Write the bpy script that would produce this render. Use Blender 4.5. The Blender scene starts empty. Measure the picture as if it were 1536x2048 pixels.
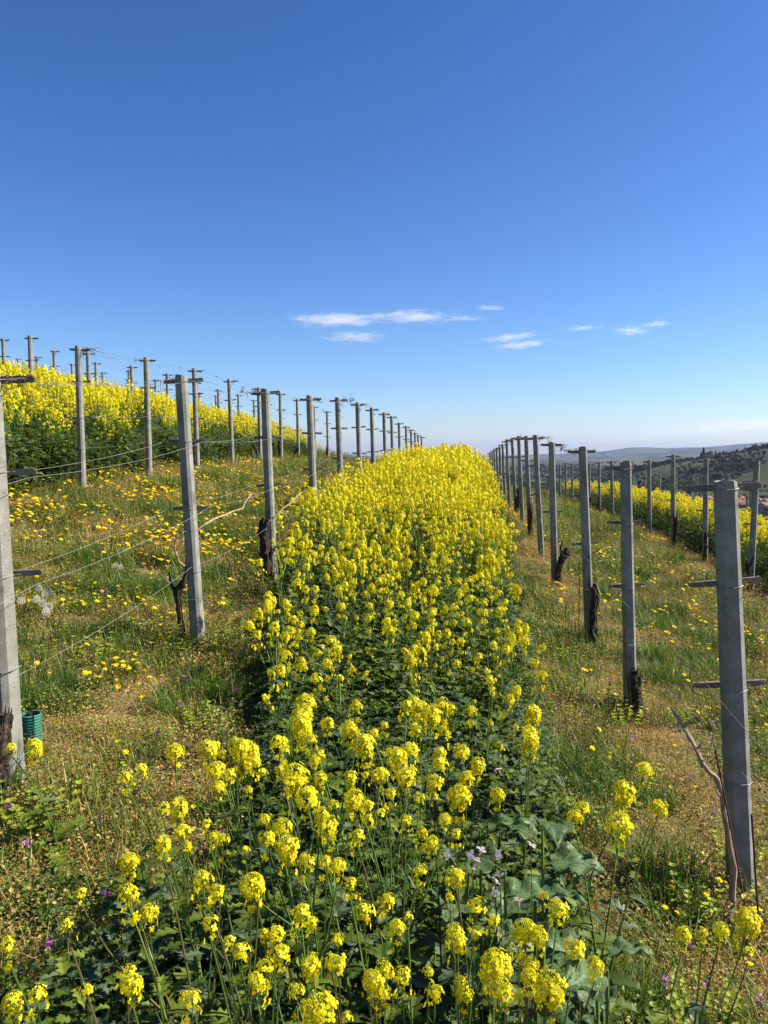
import bpy, math, random
import numpy as np
from mathutils import Vector, Matrix, Euler, noise

R = math.radians
rnd = random.Random(7)
npr = np.random.default_rng(11)
scene = bpy.context.scene
COL = scene.collection

# ---------------------------------------------------------------- camera, sky, sun, exposure
CAMZ = 2.05
FPX = 1538.0                                   # focal length in pixels of the 1536x2048 photograph
PITCH = math.atan((1024 - 908) / FPX)
cd = bpy.data.cameras.new('camera')
cd.sensor_fit = 'VERTICAL'; cd.sensor_height = 36.0; cd.sensor_width = 27.0
cd.lens = 36.0 * FPX / 2048
cd.clip_start = 0.05; cd.clip_end = 40000
cam = bpy.data.objects.new('camera', cd); COL.objects.link(cam)
cam.location = (0, 0, CAMZ); cam.rotation_euler = (R(90) - PITCH, 0, 0)
scene.camera = cam

SUN_EL, SUN_AZ = R(42), R(85)                  # azimuth clockwise from +Y (the viewing direction)
world = bpy.data.worlds.new('World'); scene.world = world
world.use_nodes = True
wn, wl = world.node_tree.nodes, world.node_tree.links
wn.clear()
sky = wn.new('ShaderNodeTexSky'); sky.sky_type = 'NISHITA'; sky.sun_disc = False
sky.sun_elevation = SUN_EL; sky.sun_rotation = SUN_AZ
sky.altitude = 300; sky.air_density = 1.0; sky.dust_density = 0.35; sky.ozone_density = 3.0
bg = wn.new('ShaderNodeBackground'); bg.inputs['Strength'].default_value = 0.1
wo = wn.new('ShaderNodeOutputWorld')
sc_ = wn.new('ShaderNodeSeparateColor'); cc_ = wn.new('ShaderNodeCombineColor'); wl.new(sky.outputs[0], sc_.inputs[0])
for i_, (g_, k_) in enumerate(((1.55, 8.4), (1.38, 7.75), (1.28, 8.9))):      # clear deep spring sky: more contrast between zenith and horizon
    a_ = wn.new('ShaderNodeMath'); a_.operation = 'MULTIPLY'; a_.inputs[1].default_value = .095; wl.new(sc_.outputs[i_], a_.inputs[0])
    p_ = wn.new('ShaderNodeMath'); p_.operation = 'POWER'; p_.inputs[1].default_value = g_; wl.new(a_.outputs[0], p_.inputs[0])
    m_ = wn.new('ShaderNodeMath'); m_.operation = 'MULTIPLY'; m_.inputs[1].default_value = k_; wl.new(p_.outputs[0], m_.inputs[0]); wl.new(m_.outputs[0], cc_.inputs[i_])
wl.new(cc_.outputs[0], bg.inputs[0]); wl.new(bg.outputs[0], wo.inputs[0])

sd = bpy.data.lights.new('sun', 'SUN'); sd.energy = 5.0; sd.angle = R(0.53); sd.color = (1.0, 0.91, 0.77)
sun = bpy.data.objects.new('sun', sd); COL.objects.link(sun)
sdir = Vector((math.sin(SUN_AZ) * math.cos(SUN_EL), math.cos(SUN_AZ) * math.cos(SUN_EL), math.sin(SUN_EL)))
sun.rotation_euler = sdir.to_track_quat('Z', 'Y').to_euler()
sun.location = (20, 5, 30)

scene.view_settings.view_transform = 'Standard'
scene.view_settings.look = 'None'
scene.view_settings.exposure = 1.2
scene.view_settings.gamma = 1.0
scene.cycles.max_bounces = 7
scene.cycles.diffuse_bounces = 3
scene.cycles.glossy_bounces = 2
scene.cycles.transmission_bounces = 4
scene.cycles.volume_bounces = 1
scene.cycles.transparent_max_bounces = 8
scene.cycles.use_denoising = True
scene.cycles.use_adaptive_sampling = False

# ---------------------------------------------------------------- geometry of the view
CP, SP = math.cos(PITCH), math.sin(PITCH)
def ray(px, py):
    a, b = px - 768.0, 1024.0 - py
    return a, FPX * CP + b * SP, b * CP - FPX * SP
def at(px, py, Y):
    a, f, u = ray(px, py)
    return Vector((a / f * Y, Y, CAMZ + u / f * Y))
def project(p):
    x, y, z = p[0], p[1], p[2] - CAMZ
    f = y * CP - z * SP; u = y * SP + z * CP
    f = np.maximum(f, 1e-3) if isinstance(f, np.ndarray) else max(f, 1e-3)
    return 768 + FPX * x / f, 1024 - FPX * u / f

# ---------------------------------------------------------------- terrain
S = 0.096                                       # the rows run a little to the right of the view
_gy = np.array([-60, -3, 0, 3.5, 5.8, 8.2, 10.5, 13.1, 15.4, 17.7, 20.6, 23, 26, 30, 36, 42, 50, 60, 80, 120, 200, 400])
_gh = np.array([-6, -2.15, -2.03, -1.96, -1.90, -1.79, -1.66, -1.52, -1.44, -1.40, -1.36, -1.35, -1.37, -1.42, -1.5, -1.62, -2.1, -3.2, -6.5, -14, -26, -38])
_uy = np.array([-200, -60, -30, -16, -1.98, 1.45, 3.0, 4.85, 8.25, 12, 20, 40, 90, 200])
_uh = np.array([9.0, 6.2, 5.0, 3.1, 0.40, -0.29, -0.52, -0.72, -1.42, -2.4, -5.2, -13, -25, -30])
def smooth_interp(x, xs, ys):
    x = np.asarray(x, float)
    n = len(xs); d = np.diff(ys) / np.diff(xs)
    m = np.empty(n); m[1:-1] = (d[1:] + d[:-1]) / 2; m[0] = d[0]; m[-1] = d[-1]
    i = np.clip(np.searchsorted(xs, x) - 1, 0, n - 2)
    h = xs[i + 1] - xs[i]; t = np.clip((x - xs[i]) / h, 0, 1)
    return ((2*t**3 - 3*t**2 + 1) * ys[i] + (t**3 - 2*t**2 + t) * h * m[i]
            + (-2*t**3 + 3*t**2) * ys[i + 1] + (t**3 - t**2) * h * m[i + 1])
def wob(X, Y, f, ph=0.0):
    return (np.sin(X * f + 1.3 * np.sin(Y * f * .7 + ph)) + np.sin(Y * f * 1.17 + 1.1 * np.sin(X * f * .83 + 2 + ph))
            + .5 * np.sin((X + Y) * f * 2.1 + ph) + .5 * np.sin((X - Y) * f * 1.9 + 1 + ph)) / 3
def far_floor(X, Y):
    """valley floor and its low rolls, relative to the camera height"""
    z = -40 + 5 * wob(X, Y, 1 / 210.0, 1) + 2.5 * wob(X, Y, 1 / 70.0, 4)
    return z
def hill_right(X, Y):
    """the vineyard hill that closes the valley on the right"""
    r = X / np.maximum(Y, 1.0)
    ridge = np.interp(r, [.24, .30, .36, .42, .50, .62, .9], [-60, -26, -10, -1, 11, 24, 40])
    t = np.clip((Y - 480) / 420.0, 0, 1); t = t * t * (3 - 2 * t)
    back = np.clip((Y - 1000) / 900.0, 0, 1)
    return -40 + np.maximum(ridge + 40 - 4, -20) * t * (1 - back) + 3.5 * wob(X, Y, 1 / 75.0, 2) * t
def terrain(X, Y):
    X = np.asarray(X, float); Y = np.asarray(Y, float)
    u = X - S * Y
    near = smooth_interp(np.clip(Y, -60, 400), _gy, _gh) + smooth_interp(np.clip(u, -200, 200), _uy, _uh)
    near = near + .018 * wob(X, Y, 3.1) + .03 * wob(X, Y, 1.1, 2)
    fl = np.maximum(far_floor(X, Y), hill_right(X, Y))
    d = np.sqrt(X * X + Y * Y)
    w = np.clip((d - 130) / 330.0, 0, 1); w = w * w * (3 - 2 * w)
    keep = np.clip((-X - 10) / 50.0, 0, 1) * np.clip((300 - d) / 150.0, 0, 1)
    return CAMZ + near * (1 - w) + fl * w
def gz(X, Y): return float(terrain(X, Y))

# ---------------------------------------------------------------- helpers
def tag(o, label=None, cat=None, group=None, kind=None):
    if label: o['label'] = label
    if cat: o['category'] = cat
    if group: o['group'] = group
    if kind: o['kind'] = kind
    return o
class MB:
    """collects vertices and faces of ONE mesh"""
    def __init__(s): s.v = []; s.f = []; s.m = []; s.n = 0
    def add(s, v, f, m=0):
        b = s.n; s.v.extend(tuple(p) for p in v); s.n += len(v)
        for q in f: s.f.append(tuple(b + i for i in q)); s.m.append(m)
    def mesh(s, name, mats, smooth=False):
        me = bpy.data.meshes.new(name); me.from_pydata(s.v, [], s.f)
        for m in mats: me.materials.append(m)
        if len(mats) > 1: me.polygons.foreach_set('material_index', s.m)
        if smooth: me.polygons.foreach_set('use_smooth', [True] * len(s.f))
        me.update(); return me
    def merge(s, o, M=None, moff=0):
        if M is None: vv = o.v
        else:
            a = np.array(o.v) @ np.array(M.to_3x3()).T + np.array(M.translation); vv = a.tolist()
        b = s.n; s.v.extend(tuple(p) for p in vv); s.n += len(vv)
        s.f.extend(tuple(b + i for i in q) for q in o.f); s.m.extend(k + moff for k in o.m)
def link(name, data, parent=None, loc=None):
    o = bpy.data.objects.new(name, data); COL.objects.link(o)
    if parent: o.parent = parent
    if loc is not None: o.location = loc
    return o
def empty(name, loc=(0, 0, 0), rz=0):
    o = link(name, None, loc=loc); o.rotation_euler[2] = rz; o.empty_display_size = .05; return o
def children_of(o): return [c for c in KIDS.get(o.name, [])]
KIDS = {}
def part(name, data, parent):
    o = link(name, data, parent); KIDS.setdefault(parent.name, []).append(o); return o
def copy_tree(o, parent=None):
    c = o.copy(); COL.objects.link(c)
    if parent: c.parent = parent; KIDS.setdefault(parent.name, []).append(c)
    for ch in list(KIDS.get(o.name, [])): copy_tree(ch, c)
    return c
def box(mb, c, s, M=None, m=0, bev=0):
    x, y, z = s[0] / 2, s[1] / 2, s[2] / 2
    v = [Vector((a * x, b * y, d * z)) + Vector(c) for a in (-1, 1) for b in (-1, 1) for d in (-1, 1)]
    if M is not None: v = [M @ p for p in v]
    mb.add(v, [(0, 1, 3, 2), (4, 6, 7, 5), (0, 4, 5, 1), (2, 3, 7, 6), (0, 2, 6, 4), (1, 5, 7, 3)], m)
def tube(mb, pts, rad, k=6, m=0, cap=True, rough=0.0, twist=0.0, rg=rnd):
    pts = [Vector(p) for p in pts]; n = len(pts)
    if not hasattr(rad, '__len__'): rad = [rad] * n
    base = mb.n; vs = []
    up = Vector((.13, .31, .94))
    for i, p in enumerate(pts):
        t = (pts[min(i + 1, n - 1)] - pts[max(i - 1, 0)])
        t = t.normalized() if t.length > 1e-9 else Vector((0, 0, 1))
        a = t.cross(up)
        if a.length < .05: a = t.cross(Vector((1, 0, 0)))
        a.normalize(); b = t.cross(a)
        for j in range(k):
            q = 2 * math.pi * j / k + twist * i
            r = rad[i] * (1 + rough * rg.uniform(-1, 1))
            vs.append(p + a * (math.cos(q) * r) + b * (math.sin(q) * r))
    fs = [(i * k + j, i * k + (j + 1) % k, (i + 1) * k + (j + 1) % k, (i + 1) * k + j) for i in range(n - 1) for j in range(k)]
    if cap: fs += [tuple(range(k - 1, -1, -1)), tuple((n - 1) * k + j for j in range(k))]
    mb.add(vs, fs, m)
def bez(a, b, c, n):
    a, b, c = Vector(a), Vector(b), Vector(c)
    return [a * (1 - t) ** 2 + b * 2 * t * (1 - t) + c * t * t for t in [i / n for i in range(n + 1)]]

# ---------------------------------------------------------------- materials
MATS = {}
def newmat(name):
    m = bpy.data.materials.new(name); m.use_nodes = True
    n, l = m.node_tree.nodes, m.node_tree.links
    n.clear(); out = n.new('ShaderNodeOutputMaterial'); MATS[name] = m
    return m, n, l, out
def ramp(n, l, fac, cols, const=False):
    r = n.new('ShaderNodeValToRGB'); e = r.color_ramp.elements
    while len(e) > 1: e.remove(e[-1])
    for i, c in enumerate(cols):
        p = i / max(1, len(cols) - 1) if len(c) == 3 else c[3]
        if i == 0: q = e[0]; q.position = p
        else: q = e.new(p)
        q.color = (c[0], c[1], c[2], 1)
    if const: r.color_ramp.interpolation = 'CONSTANT'
    l.new(fac, r.inputs[0]); return r.outputs[0]
def leaf_mat(name, cols, trans=.3, rough=.5, spec=.35, src='island', vary=.25):
    m, n, l, out = newmat(name)
    if src == 'island':
        g = n.new('ShaderNodeNewGeometry'); fac = g.outputs['Random Per Island']
    else:
        g = n.new('ShaderNodeObjectInfo'); fac = g.outputs['Random']
    c = ramp(n, l, fac, cols)
    oi = n.new('ShaderNodeObjectInfo')
    hs = n.new('ShaderNodeHueSaturation')
    mr = n.new('ShaderNodeMapRange'); mr.inputs['To Min'].default_value = 1 - vary; mr.inputs['To Max'].default_value = 1 + vary
    l.new(oi.outputs['Random'], mr.inputs[0]); l.new(mr.outputs[0], hs.inputs['Value'])
    l.new(c, hs.inputs['Color'])
    p = n.new('ShaderNodeBsdfPrincipled'); p.inputs['Roughness'].default_value = rough
    p.inputs['Specular IOR Level'].default_value = spec
    l.new(hs.outputs[0], p.inputs['Base Color'])
    t = n.new('ShaderNodeBsdfTranslucent'); l.new(hs.outputs[0], t.inputs[0])
    mx = n.new('ShaderNodeMixShader'); mx.inputs[0].default_value = trans
    l.new(p.outputs[0], mx.inputs[1]); l.new(t.outputs[0], mx.inputs[2]); l.new(mx.outputs[0], out.inputs[0])
    return m
def plain_mat(name, col, rough=.8, spec=.3, metal=0.0):
    m, n, l, out = newmat(name)
    p = n.new('ShaderNodeBsdfPrincipled'); p.inputs['Base Color'].default_value = (*col, 1)
    p.inputs['Roughness'].default_value = rough; p.inputs['Specular IOR Level'].default_value = spec
    p.inputs['Metallic'].default_value = metal
    l.new(p.outputs[0], out.inputs[0]); return m
def noise_mat(name, cols, scale, rough=.9, spec=.2, bump=.3, bscale=None, detail=6, coord='Object', stretch=(1, 1, 1), dist=.01):
    m, n, l, out = newmat(name)
    tc = n.new('ShaderNodeTexCoord'); mp = n.new('ShaderNodeMapping'); mp.inputs['Scale'].default_value = stretch
    l.new(tc.outputs[coord], mp.inputs[0])
    oi = n.new('ShaderNodeObjectInfo')
    nz = n.new('ShaderNodeTexNoise'); nz.noise_dimensions = '4D'
    nz.inputs['Scale'].default_value = scale; nz.inputs['Detail'].default_value = detail
    mu = n.new('ShaderNodeMath'); mu.operation = 'MULTIPLY'; mu.inputs[1].default_value = 37.0
    l.new(oi.outputs['Random'], mu.inputs[0]); l.new(mu.outputs[0], nz.inputs['W'])
    l.new(mp.outputs[0], nz.inputs['Vector'])
    mr = n.new('ShaderNodeMapRange'); mr.inputs['From Min'].default_value = .3; mr.inputs['From Max'].default_value = .7
    l.new(nz.outputs[0], mr.inputs[0])
    c = ramp(n, l, mr.outputs[0], cols)
    p = n.new('ShaderNodeBsdfPrincipled'); p.inputs['Roughness'].default_value = rough
    p.inputs['Specular IOR Level'].default_value = spec
    l.new(c, p.inputs['Base Color'])
    n2 = n.new('ShaderNodeTexNoise'); n2.inputs['Scale'].default_value = bscale or scale * 3; n2.inputs['Detail'].default_value = 5
    l.new(mp.outputs[0], n2.inputs['Vector'])
    b = n.new('ShaderNodeBump'); b.inputs['Strength'].default_value = bump; b.inputs['Distance'].default_value = dist
    l.new(n2.outputs[0], b.inputs['Height']); l.new(b.outputs[0], p.inputs['Normal'])
    l.new(p.outputs[0], out.inputs[0]); return m

def concrete_mat():
    m, n, l, out = newmat('concrete')
    tc = n.new('ShaderNodeTexCoord'); oi = n.new('ShaderNodeObjectInfo')
    off = n.new('ShaderNodeVectorMath'); off.operation = 'ADD'
    cmb = n.new('ShaderNodeCombineXYZ'); mu = n.new('ShaderNodeMath'); mu.operation = 'MULTIPLY'; mu.inputs[1].default_value = 50
    l.new(oi.outputs['Random'], mu.inputs[0]); l.new(mu.outputs[0], cmb.inputs[0]); l.new(mu.outputs[0], cmb.inputs[2])
    l.new(tc.outputs['Object'], off.inputs[0]); l.new(cmb.outputs[0], off.inputs[1])
    big = n.new('ShaderNodeTexNoise'); big.inputs['Scale'].default_value = 7; big.inputs['Detail'].default_value = 8; big.inputs['Roughness'].default_value = .65
    l.new(off.outputs[0], big.inputs['Vector'])
    c = ramp(n, l, big.outputs[0], [(.10, .095, .08, .28), (.215, .21, .185, .5), (.30, .295, .265, .72)])
    # greenish algae, long streaks
    mp = n.new('ShaderNodeMapping'); mp.inputs['Scale'].default_value = (9, 9, 1.2); l.new(off.outputs[0], mp.inputs[0])
    al = n.new('ShaderNodeTexNoise'); al.inputs['Scale'].default_value = 1.4; al.inputs['Detail'].default_value = 6; l.new(mp.outputs[0], al.inputs['Vector'])
    ar = n.new('ShaderNodeMapRange'); ar.inputs['From Min'].default_value = .48; ar.inputs['From Max'].default_value = .72; ar.inputs['To Max'].default_value = .55
    l.new(al.outputs[0], ar.inputs[0])
    mx = n.new('ShaderNodeMix'); mx.data_type = 'RGBA'; mx.inputs[7].default_value = (.155, .185, .125, 1)
    l.new(ar.outputs[0], mx.inputs[0]); l.new(c, mx.inputs[6])
    # small round pores
    vo = n.new('ShaderNodeTexVoronoi'); vo.inputs['Scale'].default_value = 62; l.new(off.outputs[0], vo.inputs['Vector'])
    sep = n.new('ShaderNodeSeparateColor'); l.new(vo.outputs['Color'], sep.inputs[0])
    th = n.new('ShaderNodeMath'); th.operation = 'LESS_THAN'; th.inputs[1].default_value = .23; l.new(sep.outputs[0], th.inputs[0])
    pr = n.new('ShaderNodeMath'); pr.operation = 'LESS_THAN'; pr.inputs[1].default_value = .22; l.new(vo.outputs['Distance'], pr.inputs[0])
    an = n.new('ShaderNodeMath'); an.operation = 'MULTIPLY'; l.new(th.outputs[0], an.inputs[0]); l.new(pr.outputs[0], an.inputs[1])
    m2 = n.new('ShaderNodeMix'); m2.data_type = 'RGBA'; m2.inputs[7].default_value = (.07, .065, .05, 1)
    a8 = n.new('ShaderNodeMath'); a8.operation = 'MULTIPLY'; a8.inputs[1].default_value = .75; l.new(an.outputs[0], a8.inputs[0])
    l.new(a8.outputs[0], m2.inputs[0]); l.new(mx.outputs[2], m2.inputs[6])
    p = n.new('ShaderNodeBsdfPrincipled'); p.inputs['Roughness'].default_value = .92; p.inputs['Specular IOR Level'].default_value = .2
    l.new(m2.outputs[2], p.inputs['Base Color'])
    fine = n.new('ShaderNodeTexNoise'); fine.inputs['Scale'].default_value = 120; fine.inputs['Detail'].default_value = 5; l.new(off.outputs[0], fine.inputs['Vector'])
    ad = n.new('ShaderNodeMath'); ad.operation = 'SUBTRACT'; l.new(fine.outputs[0], ad.inputs[0]); l.new(an.outputs[0], ad.inputs[1])
    b = n.new('ShaderNodeBump'); b.inputs['Strength'].default_value = .5; b.inputs['Distance'].default_value = .003
    l.new(ad.outputs[0], b.inputs['Height']); l.new(b.outputs[0], p.inputs['Normal'])
    l.new(p.outputs[0], out.inputs[0]); return m

M_CONC = concrete_mat()
M_METAL = noise_mat('weathered_steel', [(.08, .07, .06), (.17, .15, .13), (.24, .12, .05)], 11, rough=.7, spec=.3, bump=.1)
M_RUST = noise_mat('rusty_iron', [(.06, .025, .015), (.13, .05, .025)], 30, rough=.85, bump=.3)
M_WIRE = plain_mat('wire_steel', (.22, .22, .21), .5, .5, .3)
M_BARK = noise_mat('vine_bark', [(.014, .010, .008), (.045, .032, .023), (.11, .08, .06)], 16, stretch=(3, 3, .6), bump=1.0, bscale=40, dist=.02)
M_CANE = noise_mat('vine_cane', [(.20, .13, .085), (.42, .33, .25)], 22, stretch=(2, 2, .5), bump=.4)
M_TENDRIL = noise_mat('dry_tendril_bark', [(.05, .035, .025), (.17, .12, .08)], 25, bump=.3)
M_PIPE = noise_mat('green_plastic', [(.010, .09, .06), (.03, .16, .11)], 9, rough=.55, spec=.35, bump=.05)
M_TIE = plain_mat('green_tie', (.01, .16, .11), .5)
M_PETAL = leaf_mat('mustard_petal', [(.68, .59, .006), (.75, .68, .012), (.70, .55, .004)], .35, .55, .2, vary=.06)
M_BUD = leaf_mat('mustard_bud', [(.52, .56, .03), (.74, .70, .02)], .15, .5, .3, vary=.1)
M_STEM = leaf_mat('mustard_stem', [(.07, .13, .02), (.11, .19, .03)], .05, .5, .35, src='object', vary=.25)
M_STEMR = leaf_mat('mustard_stem_red', [(.10, .055, .03), (.09, .11, .03)], .05, .5, .35, src='object', vary=.25)
M_LEAF = leaf_mat('mustard_leaf', [(.03, .058, .008), (.07, .11, .012), (.11, .155, .02), (.16, .21, .02)], .38, .55, .28, vary=.25)
M_GREY = leaf_mat('glaucous_leaf', [(.05, .085, .035), (.085, .125, .06)], .2, .55, .3, vary=.2)
M_FLEAF = leaf_mat('ferny_leaf', [(.035, .075, .03), (.065, .11, .05)], .2, .6, .3, vary=.2)
M_GRASS = leaf_mat('grass_blade', [(.06, .095, .010), (.13, .17, .018), (.21, .23, .03), (.32, .27, .07)], .3, .5, .35)
M_LUSH = leaf_mat('lush_grass', [(.03, .085, .01), (.055, .14, .015), (.09, .19, .02)], .3, .5, .35)
M_STRAW = leaf_mat('dry_straw', [(.50, .34, .13), (.36, .20, .07), (.58, .43, .19), (.22, .11, .04)], .2, .8, .15)
M_WEED = leaf_mat('weed_leaflet', [(.07, .10, .012), (.15, .18, .018), (.23, .23, .03), (.30, .20, .05), (.40, .28, .11)], .25, .6, .25)
M_SPURGE = leaf_mat('spurge_leaf', [(.20, .27, .02), (.30, .36, .03), (.14, .22, .02)], .3, .5, .3)
M_RED = leaf_mat('dead_leaf', [(.26, .09, .035), (.38, .17, .07), (.18, .06, .025)], .15, .8, .15)
M_DAISY = leaf_mat('hawkbit_petal', [(.80, .60, .006), (.84, .68, .012), (.80, .52, .004)], .25, .6, .2, vary=.05)
M_PURPLE = leaf_mat('purple_petal', [(.42, .10, .42), (.52, .20, .55), (.34, .10, .30)], .3, .6, .2, vary=.1)
M_WHITE = leaf_mat('white_petal', [(.80, .78, .80), (.75, .66, .70)], .35, .6, .2, vary=.03)
M_PINK = leaf_mat('pink_calyx', [(.55, .22, .16), (.40, .16, .10)], .2, .6, .2, vary=.1)
M_FLUFF = leaf_mat('seed_fluff', [(.85, .81, .75), (.8, .76, .7)], .4, .9, .1, vary=.05)

def ground_mat():
    m, n, l, out = newmat('soil_and_fields')
    g = n.new('ShaderNodeNewGeometry'); P = g.outputs['Position']
    def nz(scale, det=6, rough=.6):
        t = n.new('ShaderNodeTexNoise'); t.inputs['Scale'].default_value = scale; t.inputs['Detail'].default_value = det
        t.inputs['Roughness'].default_value = rough; l.new(P, t.inputs['Vector']); return t.outputs[0]
    def mix(f, a, b):
        x = n.new('ShaderNodeMix'); x.data_type = 'RGBA'
        if isinstance(f, float): x.inputs[0].default_value = f
        else: l.new(f, x.inputs[0])
        for s, c in ((6, a), (7, b)):
            if isinstance(c, tuple): x.inputs[s].default_value = (*c, 1)
            else: l.new(c, x.inputs[s])
        return x.outputs[2]
    def rng(v, a, b, c=0.0, d=1.0):
        r = n.new('ShaderNodeMapRange'); l.new(v, r.inputs[0])
        for i, q in enumerate((a, b, c, d)): r.inputs[i + 1].default_value = q
        return r.outputs[0]
    fine = ramp(n, l, rng(nz(45), .32, .68), [(.05, .03, .018), (.15, .10, .05), (.27, .18, .09), (.10, .12, .03)])
    green = ramp(n, l, rng(nz(60), .32, .68), [(.022, .035, .010), (.06, .09, .02), (.13, .14, .04)])
    near = mix(rng(nz(1.3), .4, .6), fine, green)
    # far fields: parcels of vineyard, meadow and ploughed soil
    wp = n.new('ShaderNodeVectorMath'); wp.operation = 'MULTIPLY'; wp.inputs[1].default_value = (1, 1, 0); l.new(P, wp.inputs[0])
    vo = n.new('ShaderNodeTexVoronoi'); vo.inputs['Scale'].default_value = 1 / 95.0; l.new(wp.outputs[0], vo.inputs['Vector'])
    sp = n.new('ShaderNodeSeparateColor'); l.new(vo.outputs['Color'], sp.inputs[0])
    par = ramp(n, l, sp.outputs[0], [(.030, .045, .018, 0), (.055, .080, .022, .22), (.11, .10, .045, .42), (.07, .105, .03, .6), (.16, .14, .075, .76), (.045, .07, .02, .9)], True)
    wv = n.new('ShaderNodeTexWave'); wv.inputs['Scale'].default_value = .055; wv.inputs['Distortion'].default_value = .6
    mpw = n.new('ShaderNodeMapping'); mpw.inputs['Rotation'].default_value = (0, 0, .6); l.new(P, mpw.inputs[0]); l.new(mpw.outputs[0], wv.inputs['Vector'])
    par = mix(rng(wv.outputs['Fac'], .3, .7, 0, .45), par, (.05, .055, .022))
    par = mix(rng(nz(.045, 6), .45, .6, 0, .7), par, (.032, .036, .018))
    far = mix(rng(nz(.25, 5), .35, .65, 0, .35), par, (.12, .11, .05))
    ln = n.new('ShaderNodeVectorMath'); ln.operation = 'LENGTH'; l.new(wp.outputs[0], ln.inputs[0])
    far = mix(.58, far, (.02, .026, .012))
    c = mix(rng(ln.outputs['Value'], 60, 160), near, far)
    p = n.new('ShaderNodeBsdfPrincipled'); p.inputs['Roughness'].default_value = .95; p.inputs['Specular IOR Level'].default_value = .1
    l.new(c, p.inputs['Base Color'])
    b = n.new('ShaderNodeBump'); b.inputs['Strength'].default_value = .8; b.inputs['Distance'].default_value = .03
    l.new(nz(40), b.inputs['Height']); l.new(b.outputs[0], p.inputs['Normal'])
    l.new(p.outputs[0], out.inputs[0]); return m
M_GROUND = ground_mat()

# ---------------------------------------------------------------- ground sheet
def grid_mesh(name, xs, ys, zf, mat):
    X, Y = np.meshgrid(xs, ys); Z = zf(X, Y)
    co = np.stack([X.ravel(), Y.ravel(), Z.ravel()], 1)
    nx, ny = len(xs), len(ys)
    i = np.arange(nx - 1)[None, :] + nx * np.arange(ny - 1)[:, None]
    q = np.stack([i, i + 1, i + nx + 1, i + nx], -1).reshape(-1, 4)
    me = bpy.data.meshes.new(name); me.vertices.add(len(co)); me.vertices.foreach_set('co', co.ravel())
    me.loops.add(q.size); me.loops.foreach_set('vertex_index', q.ravel().astype(np.int32))
    me.polygons.add(len(q)); me.polygons.foreach_set('loop_start', np.arange(0, q.size, 4, dtype=np.int32))
    me.polygons.foreach_set('use_smooth', np.ones(len(q), bool))
    me.update(calc_edges=True); me.materials.append(mat); return me
t = np.linspace(-1, 1, 420); xs = np.sinh(t * 8.4) / np.sinh(8.4) * 9000
ty = np.linspace(-.35, 1, 560); ys = np.sinh(ty * 8.0) / np.sinh(8.0) * 9600
ground = link('ground', grid_mesh('ground', xs, ys, terrain, M_GROUND))
tag(ground, 'hillside vineyard ground of dry soil and grass falling away to a wide valley', None, None, 'structure')

# distant ridges, each a relief of its own depth
M_RIDGE = noise_mat('distant_hillside', [(.012, .02, .010), (.04, .05, .022), (.09, .09, .045), (.02, .03, .014)], .006, bump=0, coord='Object', detail=9)
def ridge(name, Y0, Y1, x0, x1, top, seed, label):
    """top: (pixel x, pixel y) list of its skyline; built as relief from Y0 (foot) to Y1 (back)"""
    tp = np.array(top, float)
    Yc = (Y0 + Y1) / 2
    def zf(X, Y):
        px = 768 + FPX * X / Y
        tz = np.interp(px, tp[:, 0], (908 - tp[:, 1]) / FPX * Yc)
        s = np.clip((Y - Y0) / (Yc - Y0), 0, 1); b = np.clip((Y1 - Y) / (Y1 - Yc), 0, 1)
        prof = np.minimum(s * s * (3 - 2 * s), b * b * (3 - 2 * b))
        amp = Yc * .0016
        nz = sum(wob(X, Y, k / (Yc * .05), seed + i) / k ** .8 for i, k in enumerate((1, 2.3, 5.1, 11, 24)))
        fold = np.abs(wob(X, Y * .5, 1 / (Yc * .035), seed + 9))
        return CAMZ - 48 + (tz + 48) * prof * (1 - .22 * fold * (1 - prof)) + amp * nz * np.minimum(prof * 3, 1)
    me = grid_mesh(name, np.linspace(x0, x1, 320), np.linspace(Y0, Y1, 110), zf, M_RIDGE)
    o = link(name, me); tag(o, label, None, None, 'structure'); return o
ridge('hills', 6600, 9000, -5200, 6200, [(-600, 905), (900, 913), (1000, 911), (1120, 906), (1200, 903), (1230, 899), (1260, 896), (1330, 896), (1400, 894), (1470, 888), (1536, 884), (1700, 878)], 1,
      'blue hazy ridge on the far horizon')
ridge('hills', 4200, 5600, -3000, 4200, [(-600, 925), (960, 921), (1100, 915), (1200, 911), (1280, 906), (1340, 905), (1380, 900), (1450, 899), (1500, 894), (1536, 886), (1700, 880)], 5,
      'blue green middle ridge in front of the far one')
ridge('hills', 2300, 3100, -1500, 2600, [(-600, 938), (960, 931), (1100, 926), (1180, 926), (1250, 922), (1320, 921), (1400, 915), (1470, 912), (1536, 905), (1700, 900)], 8,
      'low wooded rolls of the valley before the ridges')

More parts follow.
